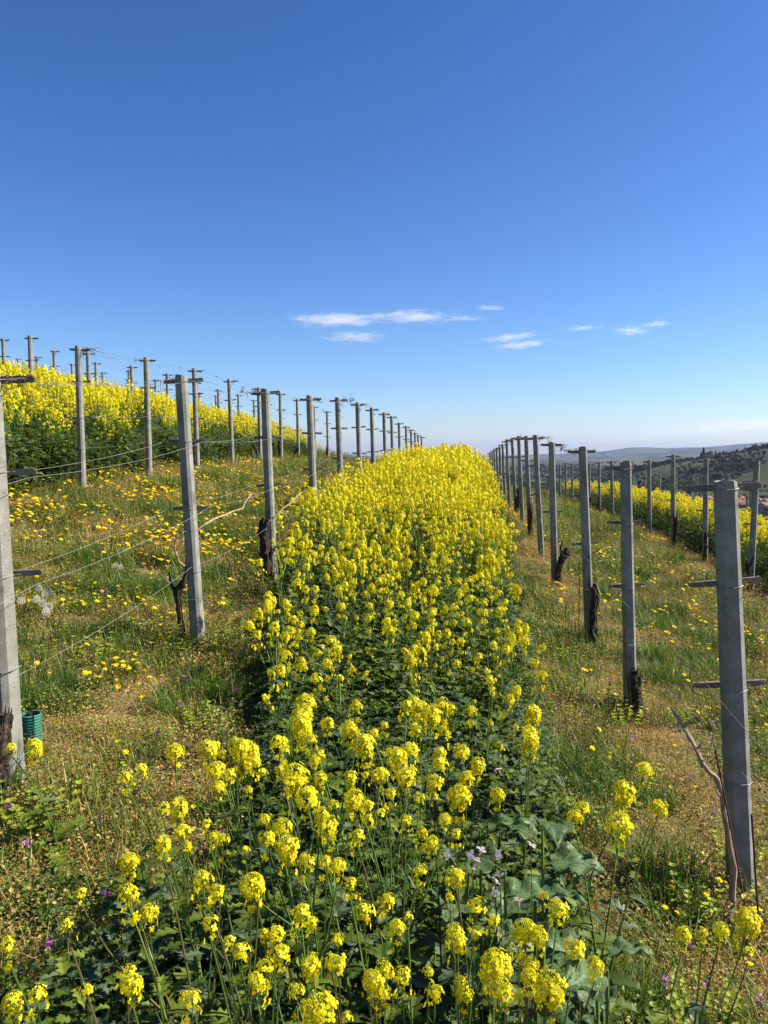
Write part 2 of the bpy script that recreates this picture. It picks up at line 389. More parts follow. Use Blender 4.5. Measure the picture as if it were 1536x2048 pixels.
# ---------------------------------------------------------------- scatter (for stuff only)
def scatter(name, pts, rot, scl, idx, sources, label, cat, kind='stuff'):
    me = bpy.data.meshes.new(name); n = len(pts)
    me.vertices.add(n); me.vertices.foreach_set('co', np.asarray(pts, np.float32).ravel())
    a = me.attributes.new('rot', 'FLOAT_VECTOR', 'POINT'); a.data.foreach_set('vector', np.asarray(rot, np.float32).ravel())
    a = me.attributes.new('scl', 'FLOAT', 'POINT'); a.data.foreach_set('value', np.asarray(scl, np.float32))
    a = me.attributes.new('idx', 'INT', 'POINT'); a.data.foreach_set('value', np.asarray(idx, np.int32))
    me.update()
    o = link(name, me); tag(o, label, cat, None, kind)
    ng = bpy.data.node_groups.new(name, 'GeometryNodeTree')
    ng.interface.new_socket('Geometry', in_out='INPUT', socket_type='NodeSocketGeometry')
    ng.interface.new_socket('Geometry', in_out='OUTPUT', socket_type='NodeSocketGeometry')
    N, L = ng.nodes, ng.links
    gi, go = N.new('NodeGroupInput'), N.new('NodeGroupOutput')
    jn = N.new('GeometryNodeJoinGeometry')
    for s in reversed(sources):          # the last link comes first in the join
        so = bpy.data.objects.new(name, s)
        oi = N.new('GeometryNodeObjectInfo'); oi.inputs['Object'].default_value = so; oi.inputs['As Instance'].default_value = False
        g2 = N.new('GeometryNodeGeometryToInstance'); L.new(oi.outputs['Geometry'], g2.inputs[0]); L.new(g2.outputs[0], jn.inputs[0])
    def attr(nm, ty, out=0):
        q = N.new('GeometryNodeInputNamedAttribute'); q.data_type = ty; q.inputs['Name'].default_value = nm
        return q.outputs['Attribute']
    iop = N.new('GeometryNodeInstanceOnPoints'); iop.inputs['Pick Instance'].default_value = True
    L.new(gi.outputs[0], iop.inputs['Points']); L.new(jn.outputs[0], iop.inputs['Instance'])
    L.new(attr('idx', 'INT'), iop.inputs['Instance Index'])
    e2r = N.new('FunctionNodeEulerToRotation'); L.new(attr('rot', 'FLOAT_VECTOR'), e2r.inputs[0]); L.new(e2r.outputs[0], iop.inputs['Rotation'])
    L.new(attr('scl', 'FLOAT'), iop.inputs['Scale'])
    L.new(iop.outputs[0], go.inputs[0])
    md = o.modifiers.new('scatter', 'NODES'); md.node_group = ng
    return o

# ---------------------------------------------------------------- vineyard rows: posts, wires, old vines
def post_mesh(h, w0=.098, w1=.080):
    """concrete post with chamfered corners, standing h above the soil and .25 in it, top slightly broken"""
    mb = MB(); rg = random.Random(int(h * 1000))
    ring = []
    zs = [-.25, .0, .35, .8, 1.2, 1.6, h - .03, h]
    for k, z in enumerate(zs):
        w = (w0 + (w1 - w0) * max(0, z) / h) / 2; c = w * .42
        if k == len(zs) - 1: w *= .955; 
        for (x, y) in ((w - c, -w), (w, -w + c), (w, w - c), (w - c, w), (-w + c, w), (-w, w - c), (-w, -w + c), (-w + c, -w)):
            ring.append((x + rg.uniform(-1, 1) * .0011, y + rg.uniform(-1, 1) * .0011, z + (rg.uniform(-.012, .004) if k == len(zs) - 1 else 0)))
    f = [(i * 8 + j, i * 8 + (j + 1) % 8, (i + 1) * 8 + (j + 1) % 8, (i + 1) * 8 + j) for i in range(len(zs) - 1) for j in range(8)]
    mb.add(ring, f); b = (len(zs) - 1) * 8
    mb.add([(0, 0, h - .002)] + ring[b:], [(0, 1 + j, 1 + (j + 1) % 8) for j in range(8)])
    return mb.mesh('post_body', [M_CONC])
def crossarm_mesh(L, w, seed):
    """thin pressed steel plate across the post with turned lips and holes' notches, and its wire hooks at both ends"""
    mb = MB(); rg = random.Random(seed); hl = L / 2
    n = 10; top, bot = [], []
    for i in range(n + 1):
        x = -hl + L * i / n; taper = .62 + .38 * min(1, (hl - abs(x)) / .06)
        top.append((x, w / 2 * taper + rg.uniform(-.0012, .0012))); bot.append((x, -w / 2 * taper + rg.uniform(-.0012, .0012)))
    for y, lip in ((0, 0),):
        v = []
        for (x, z) in top: v += [(x, -.0015, z), (x, .0015, z)]
        for (x, z) in bot: v += [(x, -.0015, z), (x, .0015, z)]
        m = 2 * (n + 1); f = []
        for i in range(n):
            a, b = 2 * i, 2 * i + 2
            f += [(a, m + a, m + b, b), (a + 1, b + 1, m + b + 1, m + a + 1), (a, b, b + 1, a + 1), (m + a, m + a + 1, m + b + 1, m + b)]
        f += [(0, 1, m + 1, m), (2 * n, m + 2 * n, m + 2 * n + 1, 2 * n + 1)]
        mb.add(v, f)
    box(mb, (0, .009, w / 2 - .0015), (L * .96, .018, .003))       # turned lip
    for sx in (-1, 1):                                             # hook that holds the wire
        mb2 = [(sx * (hl - .028), 0, w * .3), (sx * (hl - .022), -.008, w * .55 + .006), (sx * (hl - .012), -.004, w * .62), (sx * (hl - .008), .004, w * .3)]
        tube(mb, mb2, .0022, 4)
    return mb.mesh('crossarm', [M_METAL])
def tie_mesh(w, seed=0):
    """bent wire staple looped round the post"""
    mb = MB(); rg = random.Random(seed); h = w / 2 + .003; c = .018
    P = [(-h - .012, h - .004, .004), (-h, h - c, 0), (-h, -h + c, -.004), (-h + c, -h, -.006), (h - c, -h, -.007), (h, -h + c, -.002), (h + .004, h - c, .002), (h + .03, h * .5, .004)]
    tube(mb, P, .0024, 5)
    return mb.mesh('wire_tie', [M_WIRE])
def trunk_mesh(kind, seed):
    rg = random.Random(seed); mb = MB()
    def gnarl(path, rad, k=11, amp=.25):
        pts = []
        P = [Vector(p) for p in path]
        n = 26
        rr = []
        for i in range(n + 1):
            t = i / n * (len(P) - 1); a = min(int(t), len(P) - 2); f = t - a; f2 = f * f * (3 - 2 * f)
            p = P[a].lerp(P[a + 1], f2)
            pts.append(p + Vector((noise.noise(p * 14 + Vector((seed, 0, 0))), noise.noise(p * 14 + Vector((0, seed, 5))), 0)) * .012)
            r = rad[a] * (1 - f) + rad[a + 1] * f
            rr.append(r * (1 + amp * noise.noise(p * 17 + Vector((seed * 3, 1, 2)))))
        base = mb.n; tube(mb, pts, rr, k, rough=0.0, twist=.09)
        for i in range(base, mb.n):        # furrowed shaggy bark
            v = Vector(mb.v[i]); c = pts[min((i - base) // k, n)]
            d = v - c; q = math.atan2(d.y, d.x)
            s_ = 1 + .24 * math.sin(q * 5 + v.z * 9 + seed) * .6 + .35 * noise.noise(Vector((v.x * 60, v.y * 60, v.z * 26)))
            mb.v[i] = tuple(c + d * s_)
    if kind == 'thick':      # old leaning stub with knob
        gnarl([(0, 0, -.1), (.02, 0, .12), (-.03, .01, .34), (-.045, 0, .5), (-.02, 0, .60), (.02, 0, .68)], [.075, .062, .056, .062, .048, .028])
        gnarl([(-.045, 0, .48), (-.085, 0, .56), (-.07, .01, .66), (-.03, 0, .7)], [.03, .034, .026, .012], 8)
        gnarl([(.0, 0, .28), (.06, 0, .36), (.10, 0, .42)], [.03, .022, .008], 7)
    elif kind == 'slim':
        gnarl([(.02, 0, -.1), (.01, 0, .15), (-.01, 0, .3), (-.02, 0, .38), (.04, -.01, .46), (.075, 0, .55)], [.028, .024, .024, .032, .022, .018], 9)
        gnarl([(-.02, 0, .37), (-.07, 0, .45), (-.09, 0, .52)], [.018, .010, .004], 6)
    elif kind == 'forked':
        gnarl([(0, 0, -.1), (.0, 0, .2), (.045, 0, .34), (.10, 0, .43), (.12, 0, .5)], [.05, .045, .05, .052, .028])
        gnarl([(.06, 0, .36), (.03, .02, .48), (.055, .02, .58)], [.025, .018, .005], 7)
        gnarl([(.09, 0, .42), (.15, -.01, .45), (.165, -.01, .39)], [.026, .018, .007], 7)
    elif kind == 'stump':
        gnarl([(0, 0, -.12), (0, 0, .08), (.015, 0, .22), (.03, 0, .36), (.05, 0, .44)], [.075, .062, .055, .05, .042])
        for k in range(11):
            q = rg.uniform(0, 6.28); tube(mb, [(.05 + .03 * math.cos(q), .03 * math.sin(q), .40), (.055 + .038 * math.cos(q), .036 * math.sin(q), .44 + rg.uniform(0, .05))], [.009, .002], 4)
    else:                    # straight upright trunk
        gnarl([(0, 0, -.1), (.01, 0, .15), (-.01, 0, .35), (.02, 0, .52), (.0, 0, .6)], [.05, .042, .036, .04, .022])
        gnarl([(.0, 0, .48), (-.05, 0, .56), (-.075, 0, .66)], [.022, .014, .004], 6)
    return mb.mesh('vine_trunk', [M_BARK])
def cane_mesh(path, r0, r1, seed, sp=3):
    rg = random.Random(seed); mb = MB(); P = [Vector(p) for p in path]; pts = []; n = 22
    for i in range(n + 1):
        t = i / n * (len(P) - 1); a = min(int(t), len(P) - 2); f = t - a
        pts.append(P[a].lerp(P[a + 1], f) + Vector((noise.noise(Vector((i * .35, seed, 0))), noise.noise(Vector((seed, i * .35, 3))), noise.noise(Vector((3, seed, i * .35))))) * .012)
    rad = [(r0 + (r1 - r0) * i / n) * (1.25 if i % 4 == 0 else .95) for i in range(n + 1)]
    tube(mb, pts, rad, 7)
    for k in range(sp):
        i = rg.randrange(5, n - 2); d = Vector((rg.uniform(-1, 1), rg.uniform(-1, 1), rg.uniform(0, 1))).normalized()
        tube(mb, [pts[i], pts[i] + d * .03, pts[i] + d * .045 + Vector((0, 0, .02))], [r0 * .6, r0 * .35, .001], 5)
    return mb.mesh('vine_cane', [M_CANE])
def tendril_mesh(seed, size=.16, n=14):
    """matted dry shoots and tendrils left hanging on the wire"""
    rg = random.Random(seed); mb = MB()
    for k in range(n):
        p = Vector((rg.uniform(-.07, .12), rg.uniform(-.04, .04), rg.uniform(-.01, .02))); d = Vector((rg.uniform(-.6, 1), rg.uniform(-.6, .6), rg.uniform(-.7, .9))).normalized()
        pts = [p]; L = rg.uniform(.3, 1) * size
        m = 8; cur = rg.uniform(-1, 1) * .7
        ax = Vector((rg.uniform(-1, 1), rg.uniform(-1, 1), rg.uniform(-1, 1))).normalized()
        for i in range(m):
            d = (Matrix.Rotation(cur + rg.uniform(-.35, .35), 3, ax) @ d); d.z -= .12; d.normalize()
            p = p + d * L / m; pts.append(p)
        tube(mb, pts, [rg.uniform(.0025, .0045) * (1 - .75 * i / m) for i in range(m + 1)], 4, cap=False)
    for k in range(n):     # shrivelled leaf scraps and knots
        c = Vector((rg.uniform(-.08, .14), rg.uniform(-.04, .04), rg.uniform(-.02, .03)))
        v = [c + Vector((rg.uniform(-1, 1), rg.uniform(-1, 1), rg.uniform(-1, 1))) * .016 for _ in range(4)]
        mb.add(v, [(0, 1, 2), (0, 2, 3), (0, 3, 1)])
    return mb.mesh('dry_tendrils', [M_TENDRIL])

H_POST = 2.05
POST = {h: post_mesh(h) for h in (H_POST,)}
ARM_TOP = crossarm_mesh(.30, .034, 1); ARM_MID = crossarm_mesh(.29, .028, 2); TIE = tie_mesh(.085)
TREND = [tendril_mesh(i, .13 + .05 * (i % 3), 9 + 4 * (i % 3)) for i in range(6)]
TRUNKS = {k: trunk_mesh(k, i + 3) for i, k in enumerate(('thick', 'slim', 'forked', 'stump', 'upright'))}
ARMZ = (.045, .50, 1.0)                 # distances of the crossarms below the post's top

proto = empty('concrete_post')
part('post_body', POST[H_POST], proto)
for i, dz in enumerate(ARMZ):
    a = part('crossarm', ARM_TOP if i == 0 else ARM_MID, proto); a.location = (0, .052, H_POST - dz)
    q = part('wire_tie', TIE, a); q.location = (0, -.052, -.002)
q = part('wire_tie', TIE, proto); q.location = (0, 0, H_POST - 1.44); q.scale = (1.1, 1.1, 1)
proto_used = [False]; LAST = [None]

ORD = ['nearest', 'second', 'third', 'fourth', 'fifth', 'sixth', 'seventh', 'eighth', 'ninth', 'tenth', 'eleventh', 'twelfth', 'thirteenth', 'fourteenth',
       'fifteenth', 'sixteenth', 'seventeenth', 'eighteenth', 'nineteenth', 'twentieth']
def place_post(base, top, label, group, rg, bare=False):
    o = proto if not proto_used[0] else copy_tree(proto)
    proto_used[0] = True
    d = (top - base); sc = d.length / H_POST
    q = Vector((0, 0, 1)).rotation_difference(d.normalized())
    o.rotation_euler = (q.to_matrix() @ Matrix.Rotation(-.075 + rg.uniform(-.07, .07), 3, 'Z')).to_euler()
    o.location = base; o.scale = (1, 1, sc); LAST[0] = o.name
    tag(o, label, 'post', group)
    for ch in KIDS[o.name]:
        if ch.name.startswith('post_body'): ch.rotation_euler = (0, 0, -.24 if 'left' in label.split('of the middle')[0].split('on the right')[0] and 'right' not in label else .0)
        if ch.name.startswith('crossarm'):
            ch.rotation_euler = (rg.uniform(-.05, .05), rg.uniform(-.05, .05), rg.uniform(-.06, .06)); ch.location.z += rg.uniform(-.012, .012)
            ch.scale[2] = 1 / sc
    return o

ROWU = {'far_left5': -22.4, 'far_left4': -19.0, 'far_left3': -15.6, 'left4': -12.2, 'left3': -8.8, 'left2': -5.4, 'left1': -1.98, 'right1': 1.45, 'right2': 4.85, 'right3': 8.25, 'right4': 11.7}
rows = {}
SHORT = {'left1': 'left of the middle mustard', 'right1': 'right of the middle mustard', 'left2': 'of the second row up the slope', 'left3': 'of the third row up the slope',
         'left4': 'of the fourth row up the slope', 'far_left3': 'of the fifth row up the slope', 'far_left4': 'of the sixth row up the slope', 'far_left5': 'of the seventh row up the slope',
         'right2': 'of the second row down the slope', 'right3': 'of the third row down the slope', 'right4': 'of the fourth row down the slope'}
# measured posts: (top x, top y, base x, distance); the foot stands on the ground there
left1 = [(-26, 738, -1, 3.5), (362, 750, 392, 5.8), (530, 778, 544, 8.15), (619, 791, 630, 10.5), (675, 795, 684, 13.0), (715, 805, 722, 15.4), (743, 815, 749, 17.8),
         (768, 825, 772, 20.5), (783, 832, 787, 23.0), (798, 845, 801, 25.8), (812, 852, 815, 28.5), (822, 859, 825, 31.2), (830, 865, 832, 34), (836, 870, 838, 36.7), (843, 873, 845, 39.5)]
right1 = [(1450, 960, 1512, 3.75), (1251, 922, 1272, 6.2), (1165, 893, 1186, 8.3), (1103, 885, 1113, 11.0), (1070, 870, 1085, 13.3), (1052, 872, 1062, 15.9), (1037, 872, 1046, 18.3),
          (1024, 876, 1033, 20.8), (1013, 880, 1020, 23.3), (1005, 888, 1011, 25.8), (999, 893, 1004, 28.4), (993, 896, 998, 31), (988, 900, 992, 33.6), (984, 904, 988, 36.2), (980, 907, 984, 38.8)]
left2 = [(156, 692, 166, 11.1), (292, 715, 300, 13.4), (388, 737, 396, 16), (458, 758, 466, 18.4), (517, 775, 522, 21), (560, 786, 564, 23.6), (594, 798, 598, 26.2), (628, 812, 631, 28.9), (654, 822, 657, 31.6), (677, 832, 679, 34.2)]
right2 = [(1514, 920, 1507, 12.6), (1412, 918, 1414, 15), (1346, 909, 1349, 17.3), (1298, 920, 1301, 19.6), (1255, 921, 1258, 21.8), (1223, 922, 1226, 24.1), (1198, 929, 1200, 26.4), (1178, 931, 1180, 28.8), (1160, 933, 1162, 31.2), (1144, 935, 1145, 33.6), (1131, 936, 1132, 36), (1119, 938, 1120, 38.4)]
ROWNAME = {'left1': 'in the row just left of the middle mustard strip', 'right1': 'in the row just right of the middle mustard strip',
           'left2': 'in the second row up the slope to the left', 'left3': 'in the third row up the left slope, behind mustard',
           'left4': 'in the fourth row up the left slope', 'far_left3': 'in the fifth row up the left slope', 'far_left4': 'in the sixth row up the left slope', 'far_left5': 'in the seventh row up the left slope',
           'right2': 'in the second row down the slope to the right', 'right3': 'in the third row down the right slope, beyond mustard', 'right4': 'in the fourth row down the right slope'}
def do_row(key, data):
    rg = random.Random(hash(key) % 1000 if False else len(key) * 31 + int(ROWU[key] * 10))
    out = []
    for i, (tx, ty, bx, Y) in enumerate(data):
        b = at(bx, 1000, Y); b.z = gz(b.x, Y) - .02
        tp = at(tx, ty, Y)
        hh = tp.z - b.z
        if abs(hh - H_POST) > .22: tp.z = b.z + H_POST + max(-.22, min(.22, hh - H_POST))
        place_post(b, tp, f'{ORD[i]} grey concrete vine post {ROWNAME[key]}', 'posts ' + ROWNAME[key], rg)
        if i == 0 and key in ('left1', 'right1'): bpy.data.objects[LAST[0]].scale = (1.22, 1.22, bpy.data.objects[LAST[0]].scale[2])
        out.append((b, tp))
    rows[key] = out
def gen_row(key, Y0, dY, n, lean=0):
    rg = random.Random(int(abs(ROWU[key]) * 7)); out = []; c = 0
    for i in range(n):
        Y = Y0 + dY * i; X = ROWU[key] + S * Y
        px, py = project((X, Y, gz(X, Y) + 2.0))
        if not -60 < px < 1600: continue
        b = Vector((X, Y, gz(X, Y) - .02)); tp = b + Vector((lean + rg.uniform(-.04, .04), rg.uniform(-.03, .03), H_POST + rg.uniform(-.06, .06)))
        place_post(b, tp, f'{ORD[c]} grey concrete vine post {ROWNAME[key]}', 'posts ' + ROWNAME[key], rg); c += 1
        out.append((b, tp))
    rows[key] = out
do_row('left1', left1); do_row('right1', right1); do_row('left2', left2); do_row('right2', right2)
gen_row('left3', 13.5, 2.5, 11); gen_row('left4', 20.9, 2.6, 9); gen_row('far_left3', 26.2, 2.6, 7); gen_row('far_left4', 31, 2.6, 4)
gen_row('right3', 19.2, 2.45, 8); gen_row('right4', 26, 2.5, 4)

# trellis wires: pairs on the crossarm ends and one cordon wire low down
WN = {0: 'top', 1: 'middle', 2: 'lower'}
def wire(pts, label, group, r=.0016):
    mb = MB(); full = []
    for a, b in zip(pts[:-1], pts[1:]):
        for k in range(6):
            t = k / 6; p = a.lerp(b, t); p.z -= .045 * 4 * t * (1 - t) * min(1, (b - a).length / 3); full.append(p)
    full.append(pts[-1]); org = full[0].copy()
    tube(mb, [p - org for p in full], r, 3, cap=False)
    o = link('trellis_wire', mb.mesh('trellis_wire', [M_WIRE]), loc=org); tag(o, label, 'wire', group)
for key, pl in rows.items():
    if len(pl) < 2: continue
    ext = (pl[0][0] - (pl[1][0] - pl[0][0]), pl[0][1] - (pl[1][1] - pl[0][1]))
    seq = ([ext] if key in ('left1', 'right1') else []) + pl
    lv = (0, 1, 2) if key in ('left1', 'right1', 'left2', 'right2') else (0, 1)
    for li in lv:
        for sx, sd in ((-1, 'left'), (1, 'right')):
            P = []
            for b, tp in seq:
                ax = (tp - b).normalized(); P.append(tp - ax * (ARMZ[li] - .01) + Vector((sx * (.145 if li else .15), .05, 0)))
            wire(P, f'{WN[li]} {sd} hand wire {ROWNAME[key]}'.replace('left hand', 'uphill').replace('right hand', 'downhill'), 'wires ' + ROWNAME[key], .0014 if key in ('left1', 'right1') else .0022)
    if key in ('left1', 'right1', 'left2', 'right2'):
        P = [tp - (tp - b).normalized() * 1.44 + Vector((.0, -.055, 0)) for b, tp in seq]
        wire(P, f'low cordon wire {ROWNAME[key]}', 'wires ' + ROWNAME[key], .0013)

# dry tendrils matted on the wires
def tendrils(p, k, s, label, rz=0):
    o = link('dry_tendrils', TREND[k % 6], loc=p); o.rotation_euler = (0, 0, rz); o.scale = (s, s, s)
    tag(o, label, 'dry tendrils', 'dry vine shoots left on the wires')
rg = random.Random(5)
for key, pl in rows.items():
    for i, (b, tp) in enumerate(pl):
        if key == 'right1' and i == 0: continue
        nm = ORD[i] if i < len(ORD) else 'last'
        if rg.random() < (.95 if key in ('left1', 'right1', 'left2') else .6):
            sx = rg.choice((-1, 1, 1))
            tendrils(tp + Vector((sx * rg.uniform(.06, .14), .03, -.045)), rg.randrange(6), rg.uniform(.6, 1.25) * (.6 if i == 0 and key == 'left1' else 1),
                     f'brown dry shoots atop the {nm} post {SHORT[key]}', rg.choice((0, math.pi)) + rg.uniform(-.4, .4))
        if key == 'left2' or (key in ('left1', 'right1') and i > 2):
            if i + 1 < len(pl) and rg.random() < .7:
                t = rg.uniform(.3, .7); q = tp.lerp(pl[i + 1][1], t) + Vector((.15 * rg.choice((-1, 1)), 0, -.075))
                tendrils(q, rg.randrange(6), rg.uniform(.3, .6), f'small dry shoot on wire behind the {nm} post {SHORT[key]}', rg.uniform(0, 6))

# vine trunks at the posts' feet
def trunk(kind, p, s, rz, label, canes=()):
    o = empty('old_vine', p, rz); o.scale = (s * .82, s * .82, s); tag(o, label, 'vine', 'old vines beside the posts')
    part('bark', TRUNKS[kind], o)
    for c in canes: part('cane', c, o)
    return o
def foot(key, i, dx, dy):
    b = rows[key][i][0]; return Vector((b.x + dx, b.y + dy, gz(b.x + dx, b.y + dy)))
trunk('stump', foot('left1', 0, .02, -.15), .92, .2, 'thick broken black vine stump leaning on the nearest left post')
trunk('slim', foot('left1', 1, -.125, -.05), 1.12, 0, 'slim dark vine trunk with a bent pale spur left of the second left post',
      [cane_mesh([(.07, 0, .53), (.0, -.02, .60), (-.03, -.02, .68), (-.005, -.02, .76), (.06, -.01, .79)], .009, .007, 4, 1),
       cane_mesh([(.03, -.01, .70), (.2, .1, .84), (.38, .7, .90), (.42, 1.1, 1.0)], .008, .004, 6, 2)])
trunk('thick', foot('left1', 2, -.035, -.13), 1.05, 0, 'thick gnarled black vine trunk in front of the third left post',
      [cane_mesh([(.02, 0, .66), (.13, .05, .74), (.28, .3, .86), (.36, .6, .93)], .009, .005, 8, 1)])
trunk('upright', foot('left1', 4, .1, .3), 1.0, 1, 'dark vine trunk behind mustard near the fifth left post')
trunk('forked', foot('right1', 3, .02, -.12), 1.15, 0, 'black forked vine trunk leaning out from the fourth right post')
trunk('upright', foot('right1', 2, .0, -.12), 1.2, .3, 'tall dark vine trunk covering the foot of the third right post',
      [cane_mesh([(.01, -.02, .60), (.05, -.03, .50), (.045, -.03, .38), (.12, -.03, .24), (.16, -.03, .20), (.165, -.03, .10)], .011, .006, 12, 2)])
trunk('stump', foot('right1', 1, .015, -.12), .92, 1.9, 'short dark vine stump at the foot of the second right post',
      [cane_mesh([(.03, -.03, .16), (.06, -.06, .36), (.0, -.05, .43), (-.04, -.05, .39)], .007, .004, 14, 0)])
trunk('thick', foot('right1', 5, -.02, -.12), 1.05, 1.2, 'dark bulky vine trunk at the sixth right post',
      [cane_mesh([(0, 0, .62), (.06, 0, .72), (.16, 0, .84)], .02, .008, 5, 0)])
trunk('thick', foot('right1', 7, .0, -.12), 1.1, 2.6, 'dark bulky vine trunk at the eighth right post')
for i, kd in ((1, None), (2, 'upright'), (3, 'slim'), (4, 'forked'), (5, 'thick'), (6, 'forked'), (7, 'upright'), (8, 'thick')):
    if kd: trunk(kd, foot('left2', i, -.10 + .03 * (i % 3), -.1), 1.05, i, f'dark vine trunk at the {ORD[i]} post of the second row up the left slope')
for i, kd in ((0, 'slim'), (1, 'upright'), (2, 'thick'), (4, 'thick'), (6, 'upright'), (7, 'thick')):
    trunk(kd, foot('right2', i, -.08 + .04 * (i % 3), -.1), 1.05, i * 2, f'dark vine trunk at the {ORD[i]} post of the second row down the right slope')

# the long bare cane and thin iron stakes by the near right post
b0 = rows['right1'][0][0]
cpts = [at(1468, 1735, 3.55), at(1452, 1640, 3.55), at(1436, 1560, 3.6), at(1405, 1528, 3.6), at(1380, 1475, 3.65), at(1358, 1438, 3.7), at(1338, 1415, 3.75)]
org = Vector((cpts[0].x, cpts[0].y, gz(cpts[0].x, cpts[0].y)))
mb = MB(); P = [Vector((cpts[0].x, cpts[0].y, org.z - .05))] + cpts
pts = []
for a, b in zip(P[:-1], P[1:]):
    for k in range(4): pts.append(a.lerp(b, k / 4) - org + Vector((rg.uniform(-1, 1), 0, rg.uniform(-1, 1))) * .004)
tube(mb, pts, [.017 - .0115 * i / len(pts) + (.003 if i % 4 == 0 else 0) for i in range(len(pts))], 8)
for k, i in enumerate((10, 14, 18, 22, 25)):
    d = Vector((rg.choice((-1, 1)) * .02, 0, .028)); tube(mb, [pts[i], pts[i] + d, pts[i] + d * 1.6], [.008, .005, .002], 5)
sp = [pts[15], pts[15] + Vector((.02, 0, .08)), pts[15] + Vector((.03, 0, .15)), pts[15] + Vector((.028, 0, .22)), pts[15] + Vector((.05, 0, .27)), pts[15] + Vector((.03, 0, .30)), pts[15] + Vector((.0, 0, .27))]
tube(mb, sp, [.003, .003, .0025, .0025, .002, .002, .0015], 5)
o = link('vine_cane', mb.mesh('vine_cane', [M_CANE]), loc=org); tag(o, 'long bare brown vine cane bending up to the left beside the nearest right post', 'vine')
def stake(p0, p1, label, r=.0048):
    z = gz(p0.x, p0.y); d = (p1 - p0).normalized(); base = p0 - d * ((p0.z - z) / max(.2, d.z) + .08)
    mb = MB(); n = 9
    tube(mb, [(p1 - base) * (i / n) + Vector((rg.uniform(-1, 1), rg.uniform(-1, 1), 0)) * .0018 for i in range(n + 1)], r, 7)
    o = link('iron_stake', mb.mesh('iron_stake', [M_RUST]), loc=base); tag(o, label, 'stake', 'thin rusty iron stakes')
stake(at(1472, 1715, 3.5), at(1430, 1498, 3.5), 'leaning thin rusty stake between bare cane and nearest right post')
stake(at(1514, 1800, 3.35), at(1503, 1628, 3.35), 'thin rusty stake upright in front of the nearest right post')
stake(at(1254, 1330, 6.1), at(1249, 1250, 6.1), 'short rusty stake left of the second right post')
stake(at(1158, 1240, 8.2), at(1159, 1120, 8.2), 'tall thin stake left of the third right post')
stake(at(152, 975, 10.9), at(150, 860, 10.9), 'thin dark stake left of the nearest post in the second left row')
stake(at(289, 930, 13.2), at(287, 855, 13.2), 'thin dark stake left of the second post in the second left row')

# corrugated green tree guard with an old stump in it
gp = at(64, 1500, 3.82); gp.z = gz(gp.x, gp.y)
guard = empty('plant_guard', gp); tag(guard, 'ribbed green plastic plant guard tube behind the nearest left post', 'plant guard')
mb = MB(); n = 60
prof = [(.056 + (.0045 if (i // 2) % 2 else 0), -.03 + .36 * i / n) for i in range(n + 1)]
prof += [(r - .004, z) for r, z in reversed(prof)]
k = 28; vs = [(r * math.cos(2 * math.pi * j / k), r * math.sin(2 * math.pi * j / k), z) for r, z in prof for j in range(k)]
fs = [(i * k + j, i * k + (j + 1) % k, ((i + 1) % len(prof)) * k + (j + 1) % k, ((i + 1) % len(prof)) * k + j) for i in range(len(prof)) for j in range(k)]
mb.add(vs, fs); part('tube', mb.mesh('tube', [M_PIPE], True), guard); guard.scale = (.86, .86, .60)
mb = MB()
for j in range(12):
    z = .02 + .027 * j; tube(mb, [(.061, -.008, z), (.064, -.012, z + .012), (.061, -.008, z + .024)], .003, 5)
part('seam', mb.mesh('seam', [M_PIPE]), guard).rotation_euler = (0, 0, -.7)
so = trunk('stump', gp + Vector((-.005, .0, -.03)), .50, 2.2, 'rotten stump end standing inside the green plant guard')
def loop_tie(c, r, label):
    mb = MB(); tube(mb, [(r * math.cos(a) * 1.05, r * math.sin(a), .004 * math.sin(3 * a)) for a in [i * math.pi / 8 for i in range(17)]] + [(r + .03, .0, -.02)], .0022, 5)
    o = link('plastic_tie', mb.mesh('plastic_tie', [M_TIE]), loc=c); tag(o, label, 'tie')
loop_tie(rows['left1'][0][0] + Vector((.02, -.05, .2)), .088, 'green plastic string round the stump and nearest left post')
loop_tie(rows['left1'][1][0] + Vector((-.05, -.02, .42)), .098, 'green plastic string tying the slim vine to the second left post')


# ---------------------------------------------------------------- plant pieces
def petal(mb, c, n, r, L, W, m=0, cup=.25):
    """one obovate petal from centre c in direction r, in the plane across n"""
    s_ = n.cross(r).normalized(); p0 = c; p1 = c + r * L * .5 + n * L * cup * .5
    a = p1 + s_ * W * .42; b = p1 - s_ * W * .42
    e = c + r * L + n * L * cup * .35
    f = e + s_ * W * .36; g = e - s_ * W * .36; h = e + r * L * .08
    mb.add([p0, a, b, f, g, h], [(0, 2, 1), (1, 2, 4, 3), (3, 4, 5)], m)
def blossom(mb, c, n, size, rg, m=0):
    n = n.normalized(); t = n.cross(Vector((rg.uniform(-1, 1), rg.uniform(-1, 1), rg.uniform(-1, 1)))).normalized()
    a0 = rg.uniform(0, 6.28)
    for k in range(4):
        q = Matrix.Rotation(a0 + k * math.pi / 2 + rg.uniform(-.2, .2), 3, n) @ t
        petal(mb, c, n, q, size * rg.uniform(.9, 1.25), size * .98, m, rg.uniform(-.1, .45))
def nub(mb, c, d, L, W, m=0):
    d = d.normalized(); a = d.orthogonal().normalized(); b = d.cross(a)
    mb.add([c, c + d * L * .55 + a * W, c + d * L * .55 + b * W, c + d * L * .55 - a * W, c + d * L * .55 - b * W, c + d * L],
           [(0, 2, 1), (0, 3, 2), (0, 4, 3), (0, 1, 4), (1, 2, 5), (2, 3, 5), (3, 4, 5), (4, 1, 5)], m)
